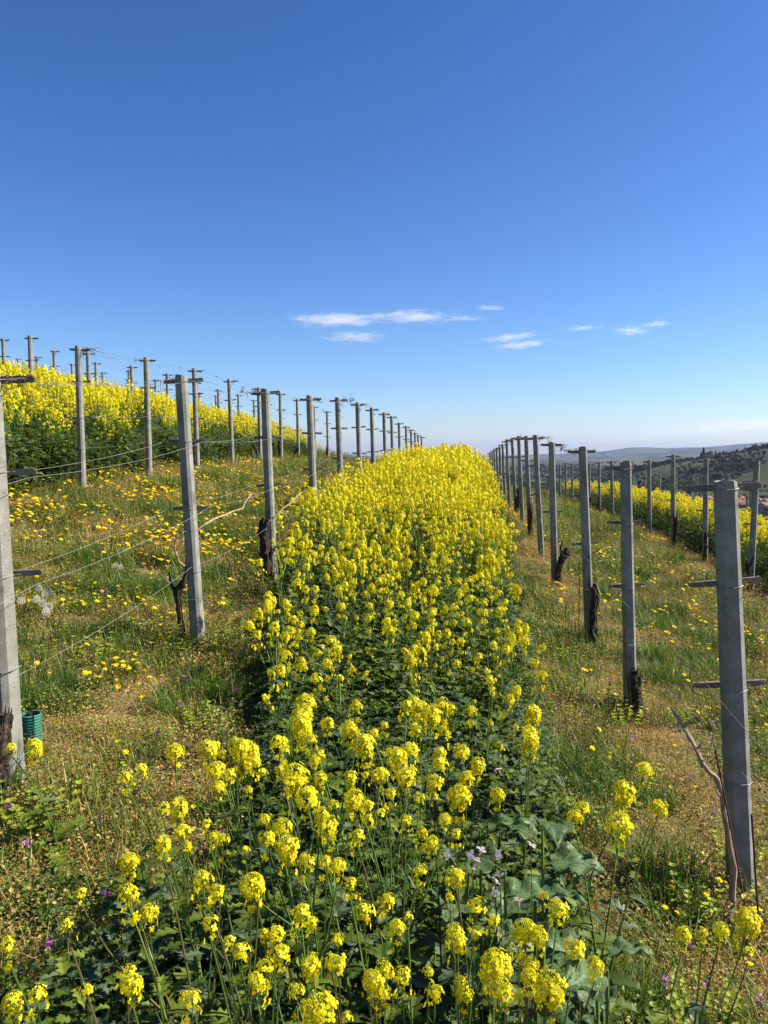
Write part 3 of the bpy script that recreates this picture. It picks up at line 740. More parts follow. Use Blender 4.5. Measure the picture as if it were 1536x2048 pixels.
def head_mb(seed, nf=20, nb=26, R0=.030, fsz=.0105, tall=1.0, lowdrop=3, cheap=False, loose=1.0):
    """raceme: dome of buds ringed by open four-petalled flowers, origin where it sits on its stalk"""
    rg = random.Random(seed); mb = MB(); Z = Vector((0, 0, 1))
    for i in range(nb):
        q = i * 2.4; rr = math.sqrt(i / nb) * R0 * .52
        c = Vector((math.cos(q) * rr, math.sin(q) * rr, R0 * (1.15 * tall) - rr * .7))
        nub(mb, c, Vector((math.cos(q) * rr * 25, math.sin(q) * rr * 25, 1)), .0075, .0022, 1)
    for i in range(nf):
        f = (i + .5) / nf; q = i * 2.4 + rg.uniform(-.3, .3); z = R0 * (1.0 * tall - 1.5 * f * tall) + rg.uniform(-.003, .003)
        rr = R0 * (.58 + .46 * math.sin(min(1, f * 1.3 + .15) * 2.2)) * rg.uniform(1 - .28 * loose, 1 + .25 * loose)
        d = Vector((math.cos(q) + rg.uniform(-.35, .35), math.sin(q) + rg.uniform(-.35, .35), .95 - 1.1 * f)).normalized(); c = Vector((math.cos(q) * rr, math.sin(q) * rr, z))
        blossom(mb, c, d, fsz, rg, 0)
        if not cheap: nub(mb, c - d * .002, d, .006, .0018, 1)
        if not cheap:
            a = Vector((0, 0, z - R0 * .55)); s_ = Z.cross(d).normalized() * .0009
            mb.add([a - s_, a + s_, c + s_, c - s_], [(0, 1, 2, 3)], 2)
    for i in range(lowdrop):
        q = rg.uniform(0, 6.28); z = -R0 * rg.uniform(.9, 2.2 * loose); rr = R0 * rg.uniform(.5, 1.1) * loose
        c = Vector((math.cos(q) * rr, math.sin(q) * rr, z)); d = Vector((math.cos(q), math.sin(q), .1)).normalized()
        blossom(mb, c, d, fsz * .95, rg, 0)
        a = Vector((0, 0, z - .01)); s_ = Vector((0, 0, .0009)); mb.add([a - s_, a + s_, c + s_, c - s_], [(0, 1, 2, 3)], 2)
    if not cheap:
        tube(mb, [(0, 0, -R0 * 1.9), (0, 0, -R0 * .5), (0, 0, R0 * .8)], [.0022, .0018, .0010], 4, 2)
    return mb
HM = [M_PETAL, M_BUD, M_STEM]
HEADS = [head_mb(i, nf, nb, R0, .0108, tl, ld) for i, (nf, nb, R0, tl, ld) in enumerate(
    [(26, 30, .029, 1.0, 3), (34, 26, .031, 1.35, 5), (22, 34, .027, 1.0, 2), (30, 24, .030, 1.2, 6), (14, 34, .024, .9, 2), (40, 28, .031, 1.5, 6)])]
HEADS += [head_mb(20 + i, nf, nb, R0, .0100, tl, ld, False, 1.5) for i, (nf, nb, R0, tl, ld) in enumerate([(11, 16, .020, .8, 3), (16, 20, .025, .8, 7), (20, 14, .027, .9, 9), (7, 18, .016, .8, 1)])]
HEAD_ME = [h.mesh('flower_head', HM) for h in HEADS]
LOWH = [head_mb(50 + i, (13, 9, 16, 6)[i], (5, 4, 3, 6)[i], (.029, .024, .030, .018)[i], .0122, (.75, .95, 1.15, .7)[i], (4, 3, 7, 2)[i], True, 1.35) for i in range(4)]

def leaf(mb, p, d, up, L, W, lobes=3, m=0, droop=.35, rg=rnd):
    """lobed, toothed leaf: folded along its midrib, bending down to the tip"""
    d = d.normalized(); s_ = d.cross(up).normalized(); nn = s_.cross(d).normalized()
    n = 2 * (lobes + 1) + 1; mid, lft, rgt = [], [], []
    for i in range(n + 1):
        t = i / n
        c = p + d * L * t + nn * (-droop * L * t * t + .02 * L)
        w = W * (math.sin(math.pi * min(1, .08 + .92 * t) ** .8) + .06) * (1.2 if i % 2 else .48) * (1 if i < n else 0)
        w *= rg.uniform(.82, 1.12); h = nn * w * .28
        sh = d * (L * .05 if i % 2 else -L * .02)
        mid.append(c); lft.append(c + s_ * w + h + sh); rgt.append(c - s_ * w + h + sh)
    v = mid + lft + rgt; k = n + 1; f = []
    for i in range(n):
        f += [(i, i + 1, k + i + 1, k + i), (i + 1, i, 2 * k + i, 2 * k + i + 1)]
    mb.add(v, f, m)
def mustard_frame(seed, ht, nheads, spread=.16, curve=.05, nleaf=12, heads_at=None):
    """returns stem mesh, leaf mesh and head positions of one mustard plant with its foot at the origin"""
    rg = random.Random(seed); sm, lm = MB(), MB()
    lean = Vector((rg.uniform(-1, 1), rg.uniform(-1, 1), 0)) * curve
    heads = []
    if heads_at is None:
        for k in range(nheads):
            q = k * 2.4 + rg.uniform(-.4, .4); r = spread * math.sqrt((k) / max(1, nheads - 1)) * rg.uniform(.75, 1.2)
            z = ht * (1 - .27 * (r / spread) ** 1.4 * rg.uniform(.2, 1.2)) - rg.uniform(0, .05) * (k > 0)
            heads.append(Vector((lean.x * 2 + r * math.cos(q), lean.y * 2 + r * math.sin(q), z)))
    else: heads = [Vector(h) for h in heads_at]
    top = max(heads, key=lambda h: h.z); top_i = heads.index(top)
    main = bez((0, 0, -.04), Vector((top.x * .25, top.y * .25, top.z * .55)), top - Vector((0, 0, .03)), 10)
    tube(sm, main, [.0055 - .0035 * i / 10 for i in range(11)], 5)
    out = []
    for k, h in enumerate(heads):
        if k == top_i:
            out.append((h, (main[-1] - main[-3]).normalized())); continue
        f = rg.uniform(.35, .72); j = int(f * 10); a = main[j]
        while a.z > h.z - .12 and j > 1: j -= 1; a = main[j]
        mid = a.lerp(h, .5) + Vector((h.x - a.x, h.y - a.y, 0)) * .22 - Vector((0, 0, .015))
        br = bez(a, mid, h - Vector((0, 0, .03)), 7)
        tube(sm, br, [.0036 - .002 * i / 7 for i in range(8)], 4)
        out.append((h, (br[-1] - br[-3]).normalized()))
        leaf(lm, a, Vector((h.x - a.x, h.y - a.y, .25 + .02)), Vector((0, 0, 1)), rg.uniform(.05, .09), rg.uniform(.010, .018), 2, 0, .5, rg)
        for u in range(7):      # young pods
            b = br[4 + u % 3]; dd = Vector((rg.uniform(-1, 1), rg.uniform(-1, 1), .9)).normalized(); s_ = dd.orthogonal().normalized() * .0011
            mb_ = sm; e = b + dd * rg.uniform(.02, .045); mb_.add([b - s_, b + s_, e + s_ * .4, e - s_ * .4], [(0, 1, 2, 3)])
    for i in range(nleaf):
        f = (i + .5) / nleaf; f = f ** 1.15 * .82; j = f * 10; a = main[int(j)].lerp(main[min(10, int(j) + 1)], j % 1)
        q = i * 2.4 + rg.uniform(-.5, .5); L = (.15 - .115 * f) * rg.uniform(.7, 1.25)
        leaf(lm, a, Vector((math.cos(q), math.sin(q), rg.uniform(.15, .75))), Vector((0, 0, 1)), L, L * rg.uniform(.22, .34), 3 if L > .08 else 2, 1 if rg.random() < .22 else 0, rg.uniform(.3, .8), rg)
    return sm, lm, out
LM = [M_LEAF, M_GREY]
def orient(h, d, rg, s=1.0):
    q = Vector((0, 0, 1)).rotation_difference((d * .6 + Vector((0, 0, .55))).normalized())
    return Matrix.Translation(h) @ q.to_matrix().to_4x4() @ Matrix.Rotation(rg.uniform(0, 6.28), 4, 'Z') @ Matrix.Scale(s, 4)
def plant_object(frame, seed, loc, sizes=None):
    rg = random.Random(seed); sm, lm, hs = frame
    o = empty('mustard_plant', loc)
    part('stem', sm.mesh('stem', [M_STEMR if rg.random() < .3 else M_STEM]), o)
    part('foliage', lm.mesh('foliage', LM), o)
    for k, (h, d) in enumerate(hs):
        p = part('flower_head', HEAD_ME[rg.randrange(6) if sizes and sizes[k] > .75 else rg.choice((0, 1, 2, 3, 6, 7, 7, 8, 8, 9, 9, 6, 7, 8))], o); p.matrix_local = orient(h, d, rg, (sizes[k] if sizes else .52 + .48 * rg.random() ** 1.3))
    return o
def plant_joined(frame, seed, low=True, moff=0):
    rg = random.Random(seed); sm, lm, hs = frame; mb = MB()
    mb.merge(sm, None, 2); mb.merge(lm, None, 3)
    for h, d in hs:
        src = LOWH[rg.randrange(4)] if low else HEADS[rg.randrange(6)]
        mb.merge(src, orient(h, d, rg, .62 + .55 * rg.random() ** 1.3))
    return mb.mesh('mustard_plant', [M_PETAL, M_BUD, M_STEM, M_LEAF, M_GREY])

# ---------------------------------------------------------------- the near mustard plants, head by head
NEAR = [(557,1488,36),(604,1459,44),(729,1498,47),(697,1462,36),(748,1467,28),(535,1680,46),(565,1655,44),(590,1561,54),(615,1600,58),(666,1611,38),(708,1604,47),(758,1554,50),
 (794,1520,46),(819,1503,38),(922,1507,47),(933,1561,50),(917,1600,54),(994,1593,33),(867,1568,42),(838,1597,36),(761,1625,34),(655,1655,48),(715,1672,38),(844,1665,27),
 (863,1688,28),(575,1702,50),(610,1720,40),(675,1733,32),(511,1772,44),(602,1826,50),(729,1826,45),(774,1806,50),(912,1757,57),(900,1795,36),(953,1812,48),(675,1880,46),(672,1930,46),(559,1910,57),
 (793,1858,34),(915,1887,60),(593,1983,54),(640,2019,72),(693,2033,44),(768,1940,50),(804,1955,46),(858,1944,44),(922,1965,40),(990,1933,64),(1001,1983,50),(1037,1869,40),(511,1958,34),
 (1288,1545,45),(1246,1592,48),(1237,1650,54),(1316,1619,42),(1164,1618,32),(1150,1636,32),(1115,1821,46),(1052,1863,54),(1150,1901,60),(1190,1936,36),(1005,1940,50),(1098,1985,68),
 (1492,1852,56),(1440,1862,32),(1496,1901,34),(1366,1872,30),(1405,1870,26),
 (283,1537,30),(350,1505,38),(415,1503,42),(495,1512,55),(432,1545,40),(458,1550,35),(480,1500,40),(612,1408,45),(606,1446,42),(655,1450,34),(840,1418,36),(862,1437,42),(1057,1465,58),
 (1060,1490,40),(358,1618,42),(365,1665,46),(375,1690,36),(412,1648,30),(446,1680,45),(498,1580,34),(530,1640,36),(258,1725,42),(258,1788,52),(405,1760,50),(432,1785,34),(502,1775,55),(420,1850,54),
 (163,1785,30),(298,1828,24),(135,1850,52),(15,1890,30),(175,1980,52),(255,1950,28),(75,1990,30),(25,2010,40),(385,2000,36),(490,1700,30),(70,1500,32),(22,1497,24),(735,1490,36),
 (327,1690,24),(470,1480,30),(640,1510,28),(700,1560,30),(880,1530,34),(810,1560,36),(780,1590,30),(560,1540,32),(525,1545,36),(890,1640,26),(735,1640,28),(640,1560,26),(950,1870,38),(1060,1930,36),
 (740,1960,44),(550,1870,36),(460,1880,34),(870,1985,46),(620,1940,36),(700,1770,30),(840,1740,28),(1040,1990,44)]
heads3 = []
rg = random.Random(21)
for (x, y, w) in list(NEAR):
    if rg.random() < .55 and 90 < x < 1120: NEAR.append((x + rg.uniform(-34, 34), y + rg.uniform(-30, 34), w * rg.uniform(.5, .75)))
for (x, y, w) in NEAR:
    ht = .90 + rg.uniform(-.05, .05)
    if y < 1500: ht = .86
    if x < 80 and y < 1510: ht = .42
    if x > 1130 and y < 1700: ht = .85
    # distance at which a head of that height above the soil falls on this pixel
    Y = 2.2
    for _ in range(14):
        p = at(x, y, Y); e = p.z - (gz(p.x, Y) + ht); Y = max(1.15, Y + e / ((y - 900) / FPX) * .8)
    p = at(x, y, Y)
    heads3.append((p, min(1.3, max(.6, w * Y / FPX / .066)) * .88, x, y))
left = list(range(len(heads3))); clusters = []
order = sorted(left, key=lambda i: -heads3[i][3])
used = set()
for i in order:
    if i in used: continue
    near_ = sorted((j for j in left if j not in used), key=lambda j: (heads3[j][0] - heads3[i][0]).length)
    k = rg.choice((2, 3, 4, 4, 5)); c = [j for j in near_ if (heads3[j][0] - heads3[i][0]).length < .34][:k]
    used.update(c); clusters.append(c)
plants = []
for c in clusters:
    m = sum((heads3[j][0] for j in c), Vector()) / len(c)
    u = m.x - S * m.y
    ru = min(max(u * .82, -1.25), .52) if m.y > 1.0 else u
    if heads3[c[0]][2] < 80: ru = u + .12
    if heads3[c[0]][2] < 300: ru = max(ru, u - .02)
    rx = ru + S * m.y + rg.uniform(-.04, .04); ry = m.y + rg.uniform(-.05, .12)
    if heads3[c[0]][2] > 1130 and heads3[c[0]][3] < 1700: rx, ry = .72 + rg.uniform(-.05, .05), m.y - .15
    plants.append((Vector((rx, ry, gz(rx, ry))), c, m))
bands = {'in the lowest band of flower heads along the bottom edge': [], 'in the second band of flower heads from the bottom edge': [],
         'in the third band of flower heads from the bottom edge': [], 'in the loose band of heads below the dense bloom': []}
bl = list(bands)
for pl in plants:
    my = sum(heads3[j][3] for j in pl[1]) / len(pl[1]); bands[bl[0 if my > 1900 else 1 if my > 1740 else 2 if my > 1580 else 3]].append(pl)
NUMW = {1: 'one', 2: 'two', 3: 'three', 4: 'four', 5: 'five'}
ORDL = ['leftmost', 'second from left', 'third from left', 'fourth from left', 'fifth from left', 'sixth from left', 'seventh from left', 'eighth from left', 'ninth from left', 'tenth from left',
        'eleventh from left', 'twelfth from left', 'thirteenth from left', 'fourteenth from left', 'fifteenth from left', 'sixteenth from left', 'seventeenth from left', 'eighteenth from left', 'nineteenth from left', 'twentieth from left']
seed = 100; n_ind = 0
for bn, lst in bands.items():
    lst.sort(key=lambda pl: sum(heads3[j][2] for j in pl[1]) / len(pl[1]))
    for i, (root, c, m) in enumerate(lst):
        seed += 1
        fr = mustard_frame(seed, 0, 0, nleaf=13, heads_at=[heads3[j][0] - root for j in c])
        o = plant_object(fr, seed, root, [heads3[j][1] for j in c]); n_ind += 1
        tag(o, f'{ORDL[i] if i < len(lst) / 2 else ORDL[len(lst) - 1 - i].replace("left", "right")} mustard plant {bn}', 'mustard plant', 'mustard plants ' + bn)

# ---------------------------------------------------------------- the rest of the bloom: single plants first, the mass behind as stuff
def hfun(Y):     # height of the bloom with distance
    return float(np.interp(Y, [2.5, 4.2, 6, 7.5, 9, 14, 20, 27, 40], [.80, .84, 1.0, 1.14, 1.25, 1.36, 1.46, 1.52, 1.3]))
protos = [plant_object(mustard_frame(300 + i, 1.0, nh, spread=sp, nleaf=14), 300 + i, (0, 0, 0)) for i, (nh, sp) in enumerate(((5, .15), (7, .18), (8, .19), (4, .12)))]
FARV = [plant_joined(mustard_frame(400 + i, 1.0, nh, spread=sp, nleaf=9), 400 + i) for i, (nh, sp) in enumerate(((13, .17), (15, .20), (11, .15), (16, .2), (12, .18), (9, .14)))]
def field(x, y, f, ph): return float(wob(x, y, f, ph))
def sprinkle(n, u0, u1, Y0, Y1, mind, rg, power=1.0):
    """points in row coordinates, kept apart"""
    out, cell = [], {}
    for _ in range(n * 14):
        if len(out) >= n: break
        Y = Y0 + (Y1 - Y0) * rg.random() ** power
        a, b = (u0(Y), u1(Y)) if callable(u0) else (u0, u1)
        u = rg.uniform(a, b); k = (int(u / mind), int(Y / mind))
        if any(math.hypot(u - q[0], Y - q[1]) < mind for dx in (-1, 0, 1) for dy in (-1, 0, 1) for q in cell.get((k[0] + dx, k[1] + dy), ())): continue
        cell.setdefault(k, []).append((u, Y)); out.append((u, Y))
    return out
def across(u, Y):   # the strip is lower along both its edges
    a = min(1, max(0, (u - edge_l(Y)) / 1.6)); b = min(1, max(0, (edge_r(Y) - u) / .75)); k = min(1, max(0, (Y - 6) / 5))
    return 1 - k * (.34 * (1 - a) ** 1.3 + .34 * (1 - b) ** 1.3)
def edge_l(Y): return float(np.interp(Y, [3, 5.5, 7.2, 8.6, 40], [-.85, -1.3, -1.45, -1.82, -1.8]))
def edge_r(Y): return float(np.interp(Y, [3, 5, 7, 13, 20, 40], [.32, .42, .48, .66, .92, 1.0]))
rg = random.Random(33)
mid = sprinkle(21, edge_l, edge_r, 3.4, 4.9, .32, rg) + sprinkle(84, edge_l, edge_r, 4.9, 8.0, .25, rg) + sprinkle(380, edge_l, edge_r, 8.0, 14.0, .215, rg)
mid.sort(key=lambda q: q[1])
N_IND = 300 - n_ind
ind, rest = mid[:N_IND], mid[N_IND:]
used_p = set()
for (u, Y) in ind:
    k = rg.choice((0, 0, 1, 3)) if Y < 5 else rg.choice((0, 1, 1, 2, 2)); X = u + S * Y
    pos = (X, Y, gz(X, Y)); h = hfun(Y) * across(u, Y) * rg.uniform(.74, 1.12) * (1 + .11 * field(u, Y, 3.1, 4))
    if Y < 9.2:
        if k not in used_p: o = protos[k]; used_p.add(k)
        else: o = copy_tree(protos[k])
        o.rotation_euler = (rg.uniform(-.1, .1), rg.uniform(-.1, .1), rg.uniform(0, 6.28)); sc = h; o.scale = (1.0, 1.0, sc)
        for ch in KIDS[o.name]:
            if ch.name.startswith('flower_head'):
                ch.scale = (ch.scale[0], ch.scale[1], ch.scale[2] / sc)
    else:
        o = link('mustard_plant', FARV[rg.randrange(6)]); o.rotation_euler = (rg.uniform(-.1, .1), rg.uniform(-.1, .1), rg.uniform(0, 6.28)); o.scale = (1, 1, h)
    o.location = pos
    f_ = (u - edge_l(Y)) / (edge_r(Y) - edge_l(Y)); side = 'at the left edge' if f_ < .2 else 'left of the middle' if f_ < .45 else 'right of the middle' if f_ < .78 else 'at the right edge'
    lv = 'before the second' if Y < 5.8 else 'past the second' if Y < 7 else 'before the third' if Y < 8.15 else 'past the third' if Y < 9.2 else 'before the fourth' if Y < 10.5 else 'past the fourth'
    zone = f'{side} of the centre strip, {lv} left post'
    tag(o, 'yellow mustard plant ' + zone, 'mustard plant', 'mustard plants ' + zone)
for k, p in enumerate(protos):
    if k not in used_p:
        for ch in KIDS[p.name]: bpy.data.objects.remove(ch)
        bpy.data.objects.remove(p)

def mass(name, pts, label, cat, hs, variants, rg, wide=1.0):
    P, Ro, Sc, Ix = [], [], [], []
    for (u, Y) in pts:
        X = u + S * Y; h = hs(u, Y) * rg.uniform(.80, 1.12)
        P.append((X, Y, gz(X, Y) - .02)); Ro.append((rg.uniform(-.09, .09), rg.uniform(-.09, .09), rg.uniform(0, 6.28))); Sc.append(h); Ix.append(rg.randrange(len(variants)))
    return scatter(name, P, Ro, Sc, Ix, variants, label, cat)
pts = rest + sprinkle(3000, edge_l, edge_r, 11.0 if False else max(q[1] for q in mid) , 40, .20, rg, .9)
mass('mustard_bloom', pts, 'dense yellow mustard bloom filling the strip up to the crest', 'mustard bloom', lambda u, Y: hfun(Y) * across(u, Y) * (1 + .10 * field(u, Y, 2.6, 4)) * (.8 if rg.random() < .2 else 1), FARV, rg)
pts = [q for q in sprinkle(2300, -8.35, -5.95, 7.5, 34, .21, rg) if field(q[0] * 1.0, q[1], 1.9, 3) > -.35 and (q[0] < -6.5 or rg.random() < .30)]
mass('mustard_bloom', pts, 'tall yellow mustard bloom strip behind the second row up the left slope', 'mustard bloom', lambda u, Y: float(np.interp(Y, [8, 12, 20, 34], [1.42, 1.42, 1.28, 1.12])) * (1 if u < -6.7 else .90 if u < -6.3 else .72), FARV, rg)
pts = sprinkle(900, -15.2, -12.7, 18, 36, .26, rg)
mass('mustard_bloom', pts, 'mustard bloom strip highest on the left slope, behind the fourth row', 'mustard bloom', lambda u, Y: 1.4, FARV, rg)
pts = sprinkle(2300, 5.45, 7.75, 9, 40, .215, rg)
mass('mustard_bloom', pts, 'yellow mustard bloom strip below the second row on the right', 'mustard bloom', lambda u, Y: float(np.interp(Y, [9, 14, 20, 28, 40], [.98, 1.05, 1.12, 1.15, 1.0])), FARV, rg)


# ---------------------------------------------------------------- ground cover (nobody could count it)
def blade(mb, p, d, L, w, rg, m=0, bend=.6):
    s_ = d.cross(Vector((0, 0, 1)));
    s_ = s_.normalized() * w if s_.length > .05 else Vector((w, 0, 0))
    h = Vector((d.x, d.y, 0)); q = p + d * L * .55; e = q + (d + h * bend - Vector((0, 0, bend * .5))) * L * .45
    mb.add([p - s_, p + s_, q + s_ * .75, q - s_ * .75, e], [(0, 1, 2, 3), (3, 2, 4)], m)
def tuft(seed, n, rad, Lr, w, lean, mat, m2=None, f2=0.0):
    rg = random.Random(seed); mb = MB()
    for i in range(n):
        q = rg.uniform(0, 6.28); r = rad * math.sqrt(rg.random()); p = Vector((math.cos(q) * r, math.sin(q) * r, -.01))
        a = rg.uniform(0, 6.28); k = lean * rg.random(); d = Vector((math.cos(a) * k, math.sin(a) * k, 1)).normalized()
        blade(mb, p, d, rg.uniform(*Lr), w * rg.uniform(.6, 1.2), rg, 1 if rg.random() < f2 else 0, rg.uniform(0, .9))
    return mb.mesh('tuft', [mat] + ([m2] if m2 else []))
def litter(seed, n, rad, hr, sz, mats, probs, twigs=0):
    """a patch of small leaflets at mixed heights with fine stalks"""
    rg = random.Random(seed); mb = MB()
    for i in range(n):
        q = rg.uniform(0, 6.28); r = rad * math.sqrt(rg.random()); z = hr * rg.random() ** 1.4 * (1 - .5 * (r / rad) ** 2)
        c = Vector((math.cos(q) * r, math.sin(q) * r, z)); d = Vector((rg.uniform(-1, 1), rg.uniform(-1, 1), rg.uniform(-.5, .6))).normalized()
        s_ = d.cross(Vector((rg.uniform(-.5, .5), rg.uniform(-.5, .5), 1))).normalized(); L = sz * rg.uniform(.5, 1.4); W = L * rg.uniform(.28, .5)
        m = rg.choices(range(len(mats)), probs)[0]
        nn = s_.cross(d) * L * .15
        mb.add([c, c + d * L * .5 + s_ * W + nn, c + d * L, c + d * L * .5 - s_ * W + nn], [(0, 1, 2), (0, 2, 3)], m)
    for i in range(twigs):
        q = rg.uniform(0, 6.28); r = rad * math.sqrt(rg.random()); p = Vector((math.cos(q) * r, math.sin(q) * r, rg.uniform(0, .02)))
        a = rg.uniform(0, 6.28); k = rg.uniform(.2, 3); d = Vector((math.cos(a) * k, math.sin(a) * k, 1)).normalized()
        blade(mb, p, d, rg.uniform(.04, .12), .0011, rg, rg.choices(range(len(mats)), probs)[0], rg.uniform(0, .6))
    return mb.mesh('litter', mats)
def spurge(seed):
    rg = random.Random(seed); mb = MB()
    for i in range(9):
        q = rg.uniform(0, 6.28); r = .10 * rg.random(); p = Vector((math.cos(q) * r, math.sin(q) * r, 0))
        top = p + Vector((math.cos(q) * .05, math.sin(q) * .05, rg.uniform(.07, .15)))
        tube(mb, [p, p.lerp(top, .5) + Vector((.004, 0, 0)), top], [.0016, .0014, .001], 3, 0)
        for L_ in range(4):
            c = p.lerp(top, .4 + .2 * L_); k = 5 + 2 * L_
            for j in range(k):
                a = j * 6.28 / k + L_; d = Vector((math.cos(a), math.sin(a), .45)).normalized(); s_ = d.cross(Vector((0, 0, 1))).normalized(); l = rg.uniform(.012, .02)
                mb.add([c, c + d * l * .6 + s_ * l * .36, c + d * l, c + d * l * .6 - s_ * l * .36], [(0, 1, 2, 3)], 0)
    return mb.mesh('spurge', [M_SPURGE])
def leafy(seed, n, ht, mats, L0, W0, probs=(.8, .2)):
    rg = random.Random(seed); mb = MB()
    for i in range(n):
        q = rg.uniform(0, 6.28); r = .13 * math.sqrt(rg.random()); z = ht * rg.random() ** .8
        p = Vector((math.cos(q) * r, math.sin(q) * r, z * .85)); a = rg.uniform(0, 6.28)
        L = L0 * rg.uniform(.55, 1.25) * (1 - .35 * z / ht)
        leaf(mb, p, Vector((math.cos(a), math.sin(a), rg.uniform(.0, .8))), Vector((0, 0, 1)), L, L * W0 * rg.uniform(.8, 1.2), 2, rg.choices(range(len(mats)), probs)[0], rg.uniform(.2, .8), rg)
        if i % 3 == 0: tube(mb, [(p.x * .4, p.y * .4, 0), p], [.003, .002], 3, 0, cap=False)
    return mb.mesh('leafy', mats)
def ferny(seed, n, ht, L0):
    """clump of feathery two-ranked leaves (vetch)"""
    rg = random.Random(seed); mb = MB()
    for i in range(n):
        q = rg.uniform(0, 6.28); r = .10 * rg.random(); p = Vector((math.cos(q) * r, math.sin(q) * r, ht * rg.random()))
        d = Vector((math.cos(q), math.sin(q), rg.uniform(0, 1.1))).normalized(); s_ = d.cross(Vector((0, 0, 1))).normalized(); L = L0 * rg.uniform(.7, 1.3); k = 7
        for j in range(k):
            c = p + d * L * (j + 1) / k - Vector((0, 0, L * .25 * (j / k) ** 2)); l = L * .2 * (1 - .4 * j / k)
            for sg in (-1, 1):
                e = (s_ * sg + d * .45).normalized(); mb.add([c, c + e * l * .5 + d * l * .2, c + e * l, c + e * l * .5 - d * l * .2], [(0, 1, 2, 3)], 0)
    return mb.mesh('ferny', [M_FLEAF])
V = []
def addv(*ms): i = len(V); V.extend(ms); return list(range(i, len(V)))
I_GRASS = addv(*[tuft(700 + i, 90, .15, (.07, .19), .0020, 1.4, M_GRASS, M_STRAW, .25) for i in range(3)])
I_LUSH = addv(*[tuft(710 + i, 110, .13, (.10, .27), .0026, 1.2, M_LUSH, M_GRASS, .4) for i in range(3)])
I_STRAW = addv(*[litter(720 + i, 150, .17, .06, .012, [M_STRAW, M_WEED, M_RED], (6, 3, 1), 90) for i in range(4)])
I_DRYG = addv(*[tuft(715 + i, 100, .16, (.05, .13), .0018, 1.6, M_STRAW, M_GRASS, .3) for i in range(2)])
I_WEED = addv(*[litter(730 + i, 250, .17, .14, .015, [M_WEED, M_GRASS, M_STRAW], (6, 3, 2), 40) for i in range(4)])
I_RED = addv(*[litter(740 + i, 170, .16, .07, .014, [M_RED, M_STRAW, M_WEED], (3, 4, 3), 50) for i in range(2)])
I_SPURGE = addv(spurge(750), spurge(751))
I_CLOVER = addv(*[litter(760 + i, 220, .16, .10, .024, [M_LUSH, M_LEAF, M_WEED], (5, 3, 2), 10) for i in range(2)])
I_LEAFY = addv(*[leafy(770 + i, 26, .16, [M_LEAF, M_GREY], .10, .3) for i in range(2)])
def in_view(p, m=1000, top=860):
    x, y = project(p); return -m < x < 1536 + m and y < 2048 + 500 and y > top
def strip_no(u, Y):
    """which strips carry mustard"""
    if edge_l(Y) - .02 < u < edge_r(Y) + .05: return 1
    if -8.4 < u < -5.9 or 5.4 < u < 7.8 or -15.2 < u < -12.7: return 2
    return 0
rg = random.Random(77)
P, Ro, Sc, Ix = [], [], [], []
def put(X, Y, k, s, P=P, Ro=Ro, Sc=Sc, Ix=Ix):
    P.append((X, Y, gz(X, Y) - .004)); Ro.append((rg.uniform(-.15, .15), rg.uniform(-.15, .15), rg.uniform(0, 6.28))); Sc.append(s); Ix.append(k)
cand = []
for (Y0, Y1, dens, sc) in ((1.0, 2.6, 120, .80), (2.6, 4.5, 88, .9), (4.5, 7.5, 62, 1.0), (7.5, 12, 38, 1.2), (12, 18, 20, 1.5), (18, 30, 9, 2.0), (30, 46, 4, 2.8)):
    wdt = 1.5 * Y1 + 4.0; n = int(dens * wdt * (Y1 - Y0))
    for _ in range(n):
        Y = rg.uniform(Y0, Y1); X = rg.uniform(-wdt / 2, wdt / 2)
        if in_view((X, Y, gz(X, Y))): cand.append((X, Y, sc))
for (X, Y, sc) in cand:
    u = X - S * Y; st = strip_no(u, Y)
    if st == 2 and rg.random() < .6: continue
    rowd = min(abs(u - r) for r in (-12.2, -8.8, -5.4, -1.98, 1.45, 4.85, 8.25, 11.7))
    a = field(X, Y, 2.3, 3) + rg.uniform(-.5, .5); b = field(X, Y, 1.2, 7) + rg.uniform(-.45, .45)
    dry = .22 - rowd * 1.0 + (.22 if u > 1.3 else 0) + rg.uniform(-.25, .25) + .32 * b
    if Y > 12: dry += .12
    if st == 1: k = rg.choice(I_LUSH + I_CLOVER + I_LEAFY + I_GRASS); s_ = sc
    elif dry > .12: k = rg.choice(I_STRAW * 4 + I_RED * 2 + I_WEED * 2 + I_DRYG * 2); s_ = sc * rg.uniform(.8, 1.15)
    elif a > .42: k = rg.choice(I_LUSH * 2 + I_CLOVER); s_ = sc * rg.uniform(.7, 1.15)
    elif a < -.5: k = rg.choice(I_RED * 3 + I_DRYG + I_WEED); s_ = sc
    elif b > .75 and Y < 9: k = rg.choice(I_SPURGE + I_SPURGE + I_WEED); s_ = sc * rg.uniform(.8, 1.2)
    else: k = rg.choice(I_GRASS * 5 + I_WEED * 3 + I_CLOVER * 2 + I_SPURGE + I_LUSH); s_ = sc * rg.uniform(.75, 1.3)
    put(X, Y, k, s_)
for (pp_, n_w, r_) in [(rows['right1'][0][0], 26, .28), (rows['right1'][1][0], 12, .25), (rows['left1'][1][0], 10, .22), (rows['left1'][0][0], 10, .22), (rows['right1'][2][0], 10, .25)]:
    for _ in range(n_w):
        put(pp_.x + rg.gauss(0, r_), pp_.y - .12 + rg.gauss(0, r_ * .7), rg.choice(I_SPURGE * 2 + I_LUSH + I_WEED + I_DRYG), rg.uniform(1.0, 1.5))
scatter('grass_and_weeds', P, Ro, Sc, Ix, V, 'grass, weeds, spurge and dry straw covering the slope between the rows', 'ground cover')

